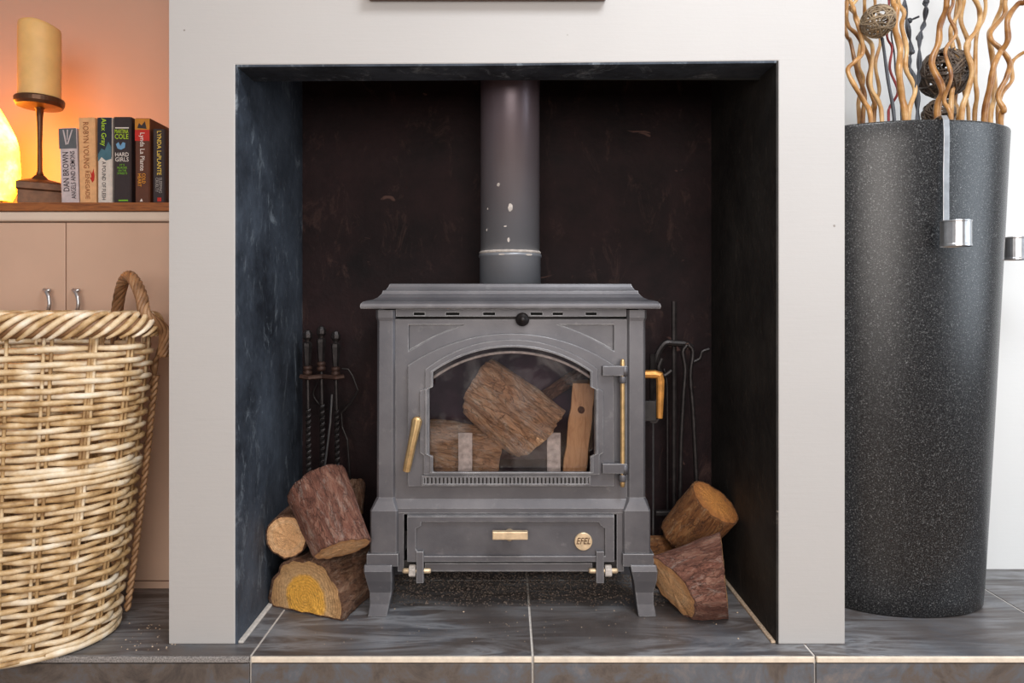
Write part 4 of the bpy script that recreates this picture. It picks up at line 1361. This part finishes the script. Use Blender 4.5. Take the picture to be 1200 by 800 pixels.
def rimn(u): return Vector((math.cos(u) / rimx, math.sin(u) / rimy, 0)).normalized()


for u, L_, lb in ((-PI / 2 + 0.035, 0.245, 'steel tealight cup on a long strap hooked over the planter front'), (0.05, 0.262, 'steel tealight cup at the planter side touching the right picture edge')):
    tealight(lb, rimpt(u), rimn(u), L_, 0.0315)

# branches: pixel traces of the shapes, each at its own depth inside the planter
CS = 215 / 1147.0


def branch(name, label, pts, Y, r, mat, cat='branch', group='curly willow branches in the planter', drift=0.0, cont=True, foot=None):
    pp = []
    for k, (a, b_) in enumerate(pts):
        f = k / (len(pts) - 1)
        pp.append(P(985 + a * CS, b_ * CS, Y + drift * f + 0.012 * math.sin(k * 1.9 + a)))
    base = pp[0]
    bx = VC[0] + (base.x - VC[0]) * 0.62
    by = VC[1] + (base.y - VC[1]) * 0.6
    start = [Vector((bx, by, 0.16)), Vector((bx * 0.6 + base.x * 0.4, by * 0.6 + base.y * 0.4, 0.6)), Vector((base.x + 0.004, base.y, VH - 0.14))]
    end = []
    if cont and pts[-1][1] <= 0:
        d = pp[-1] - pp[-2]
        d.normalize()
        tip = pp[-1]
        sgn = 1 if random.random() > 0.5 else -1
        end = [tip + Vector((d.x * 0.06 + 0.02 * sgn, 0, 0.08)), tip + Vector((d.x * 0.08 - 0.015 * sgn, 0.01, 0.17)), tip + Vector((0.02 * sgn, 0.01, 0.27))]
    path = smooth_path(start + pp + end, 7)
    n_ = len(path)
    root = thing(name, start[0], label, cat, group)
    rs = [r * (1.0 - 0.35 * (k / n_)) * (1 + 0.07 * math.sin(k * 0.9)) for k in range(n_)]
    MB().tube(path, rs, 8).build('stem', mat, root, smooth=True)
    return root, path


W = M['willow']
br_list = [
    ('golden willow branch kinked sharply against the chimney breast edge', [(188, 740), (150, 640), (90, 540), (45, 440), (90, 385), (138, 330), (130, 230), (95, 120), (85, 60), (60, 0)], 0.14, 0.0062),
    ('golden willow branch weaving just right of the kinked one', [(208, 745), (215, 650), (172, 520), (188, 400), (150, 300), (95, 210), (50, 165), (38, 90), (50, 0)], 0.20, 0.0060),
    ('golden willow branch hidden behind the kinked one near the breast', [(140, 750), (152, 600), (112, 480), (92, 400), (62, 260), (40, 225), (20, 120), (40, 0)], 0.26, 0.0060),
    ('willow branch with a long S bend under the pale wicker ball', [(258, 745), (240, 640), (188, 530), (200, 300), (150, 230), (130, 170), (85, 80), (60, 50), (100, 0)], 0.17, 0.0056),
    ('pale willow branch rising nearly straight at the breast edge', [(118, 755), (112, 640), (142, 500), (112, 400), (132, 220), (150, 90), (150, 0)], 0.30, 0.0062),
    ('short willow stem below the pale wicker ball', [(195, 740), (205, 660), (242, 570), (218, 400), (250, 250), (205, 110), (215, 0)], 0.29, 0.0055),
    ('thick golden willow branch left of the dark vines', [(405, 735), (382, 600), (366, 450), (372, 300), (338, 170), (352, 60), (330, 0)], 0.15, 0.0088),
    ('golden willow branch twined round the thick one beside the dark vines', [(425, 730), (466, 560), (408, 430), (412, 300), (382, 160), (398, 80), (360, 0)], 0.19, 0.0066),
    ('thickest amber willow branch crossing the large dark wicker ball', [(605, 700), (636, 560), (570, 400), (612, 270), (622, 160), (660, 60), (665, 0)], 0.13, 0.0090),
    ('slim willow branch with tight waves in front of the dark ball', [(690, 735), (648, 625), (692, 480), (655, 320), (722, 210), (678, 100), (705, 0)], 0.11, 0.0052),
    ('willow branch curving close behind the tightly waved one', [(690, 720), (702, 550), (742, 400), (700, 290), (690, 180), (732, 90), (742, 0)], 0.20, 0.0068),
    ('golden willow branch with broad S right of the dark ball', [(755, 735), (792, 580), (822, 440), (786, 290), (850, 190), (872, 100), (842, 0)], 0.16, 0.0074),
    ('golden willow branch leaning behind the broad S branch', [(735, 735), (714, 620), (760, 400), (802, 280), (752, 130), (772, 0)], 0.24, 0.0066),
    ('reddish straight willow branch right of the broad S branch', [(838, 745), (852, 600), (842, 480), (850, 220), (892, 120), (905, 0)], 0.21, 0.0060),
    ('forked golden willow branch sweeping to the upper right corner', [(900, 745), (940, 520), (962, 400), (1000, 325), (1046, 250), (1045, 120), (1110, 25), (1160, 0)], 0.15, 0.0082),
    ('willow branch looping beside the forked one', [(935, 745), (962, 600), (952, 380), (930, 220), (962, 150), (1008, 40), (1012, 0)], 0.21, 0.0072),
    ('outer willow branch with deep bends near the right picture edge', [(1000, 750), (1022, 690), (985, 600), (1040, 480), (1056, 390), (1005, 310), (942, 250), (945, 190), (1025, 90), (1030, 0)], 0.18, 0.0072),
    ('short willow twig bending out past the right picture edge', [(985, 740), (990, 640), (1020, 570), (1072, 500), (1070, 400), (1110, 350), (1180, 310)], 0.25, 0.0062),
]
for lb, pts, Y, r in br_list:
    branch('willow_branch', lb, pts, Y, r, W)
branch('willow_branch', 'thin pale willow stem between two wavy branches above the dark ball', [(800, 740), (792, 650), (760, 520), (745, 300), (715, 180), (730, 0)], 0.27, 0.0050, W)
branch('red_twig', 'wavy dark red twig beside the stem of the pale wicker ball', [(300, 745), (308, 670), (358, 570), (308, 430), (322, 300), (290, 220), (302, 0)], 0.22, 0.0036, M['red_twig'], 'twig', None)
stick, spth = branch('ball_stem', 'dark stick that carries the pale wicker ball', [(335, 740), (300, 520), (265, 270), (255, 235)], 0.14, 0.0050, M['vine'], 'stick', None, cont=False)
for lb, pts, Y in (('dark twisted vine left of the knotted one', [(480, 735), (468, 520), (428, 400), (442, 310), (418, 150), (402, 0)], 0.20), ('dark vine with round knots between the willow bundles', [(485, 735), (482, 540), (492, 420), (496, 232), (522, 150), (536, 40), (530, 0)], 0.23)):
    root, pth = branch('dark_vine', lb, pts, Y, 0.0030, M['vine'], 'vine', 'dark vines in the planter')
    vis = [p for p in pth if p.z > VH - 0.15]
    for s in range(2):
        tw = [p + Vector((math.cos(k * 0.55 + s * PI), 0.6 * math.sin(k * 0.55 + s * PI), 0.3 * math.sin(k))) * 0.0048 for k, p in enumerate(vis)]
        MB().tube(tw, 0.0022, 6).build('tendril', M['vine'], root, smooth=True)
    for q in ((((535, 12), 0.0075), ((494, 235), 0.0085)) if 'knots' in lb else (((430, 130), 0.007), ((448, 325), 0.006))):
        (a, b_), rr_ = q
        c_ = P(985 + a * CS, b_ * CS, Y)
        MB().lathe_dir([(rr_ * math.sin(PI * k / 8) + 0.0003, -rr_ * math.cos(PI * k / 8)) for k in range(9)], c_, (0.3, 0, 1), 12).build('knot', M['vine'], root, smooth=True)
    if 'twisted' in lb:
        MB().tube(smooth_path([P(985 + 425 * CS, 132 * CS, Y), P(985 + 455 * CS, 118 * CS, Y), P(985 + 492 * CS, 103 * CS, Y - 0.01)], 4), 0.0025, 6).build('side_shoot', M['vine'], root, smooth=True)
branch('dark_vine', 'thin dark twig wound beside the red twig', [(380, 735), (372, 560), (345, 450), (335, 330), (318, 215), (330, 100), (310, 0)], 0.27, 0.0026, M['vine'], 'vine', 'dark vines in the planter')


def wicker_ball(label, c_, R, n_, r, mat):
    root = thing('wicker_ball', c_, label, 'ball', 'wicker balls among the branches')
    for k in range(n_):
        ax = Vector((random.gauss(0, 1), random.gauss(0, 1), random.gauss(0, 1))).normalized()
        a = ax.orthogonal().normalized()
        b_ = ax.cross(a)
        off = random.uniform(-0.42, 0.42)
        rr_ = R * math.sqrt(1 - off * off) * random.uniform(0.94, 1.03)
        pts = [c_ + ax * off * R + (a * math.cos(t_) + b_ * math.sin(t_)) * rr_ + ax * 0.06 * R * math.sin(3 * t_ + k) for t_ in [2 * PI * j / 26 for j in range(26)]]
        MB().tube(pts, r, 5, closed=True).build('cane_hoop', mat, root, smooth=True)
    return root


wicker_ball('small pale wicker ball on a dark stick near the chimney breast', P(1029, 25, 0.115), 0.0365, 34, 0.0016, M['pale_ball'])
wicker_ball('largest dark wicker ball partly hidden behind the amber branches', P(1107, 86, 0.235), 0.060, 46, 0.0024, M['dark_ball'])
wicker_ball('small dark wicker ball sitting just above the planter rim', P(1100, 134, 0.235), 0.037, 30, 0.0021, M['dark_ball'])

# ------------------------------------------------------------------ small things
# picture whose lower edge just enters the frame above the opening
pz0 = Z_(1.8, -0.002)
pic = thing('framed_picture', (X_(572, 0), -0.012, pz0), 'dark wooden lower edge of a frame hung above the opening', 'picture')
px0, px1 = X_(430, -0.03), X_(712, -0.03)
MB().box(px0, px1, -0.028, -0.002, pz0, pz0 + 0.03).build('frame_rail', M['frame_wood'], pic, bevel=0.003)
MB().box(px0, px1, -0.028, -0.002, pz0 + 0.40, pz0 + 0.43).build('frame_rail', M['frame_wood'], pic, bevel=0.003)
MB().box(px0, px0 + 0.03, -0.028, -0.002, pz0 + 0.03, pz0 + 0.40).build('frame_stile', M['frame_wood'], pic, bevel=0.003)
MB().box(px1 - 0.03, px1, -0.028, -0.002, pz0 + 0.03, pz0 + 0.40).build('frame_stile', M['frame_wood'], pic, bevel=0.003)
MB().box(px0 + 0.03, px1 - 0.03, -0.015, -0.003, pz0 + 0.03, pz0 + 0.40).build('canvas', M['canvas'], pic)


def crumbs(name, label, n_, rx, ry, size, mat, dens=None):
    mb = MB()
    for k in range(n_):
        x, y = random.uniform(*rx), random.uniform(*ry)
        if dens and random.random() > dens(x, y): continue
        s = size * random.uniform(0.35, 1.0) * (1.8 if random.random() < 0.05 else 1)
        h_ = s * random.uniform(0.4, 0.9)
        a = random.uniform(0, PI)
        b_ = len(mb.v)
        for q in range(4):
            mb.v.append((x + s * math.cos(a + q * PI / 2) * random.uniform(0.6, 1), y + s * math.sin(a + q * PI / 2) * random.uniform(0.6, 1), 0.0002))
        mb.v.append((x + random.uniform(-s, s) * 0.3, y + random.uniform(-s, s) * 0.3, h_))
        mb.f += [(b_, b_ + 1, b_ + 4), (b_ + 1, b_ + 2, b_ + 4), (b_ + 2, b_ + 3, b_ + 4), (b_ + 3, b_, b_ + 4), (b_ + 3, b_ + 2, b_ + 1, b_)]
    return tag(mb.build(name, mat), label, None, None, 'stuff')


tag(crumbs('ash_crumbs', 'dark ash and bark crumbs scattered under the stove', 5200, (-0.36, 0.40), (0.19, 0.46), 0.0042, M['crumb'], lambda x, y: min(1, max(0, (y - 0.17) * 9))), cat='debris')
tag(crumbs('bark_chips', 'pale bark chips scattered beside the basket', 60, (-0.98, -0.72), (-0.03, 0.10), 0.0030, M['crumb_pale']), cat='debris')
tag(crumbs('dust_chips', 'few pale dust specks on the hearth before the stove', 90, (-0.5, 0.58), (0.0, 0.2), 0.0018, M['crumb_pale']), cat='debris')
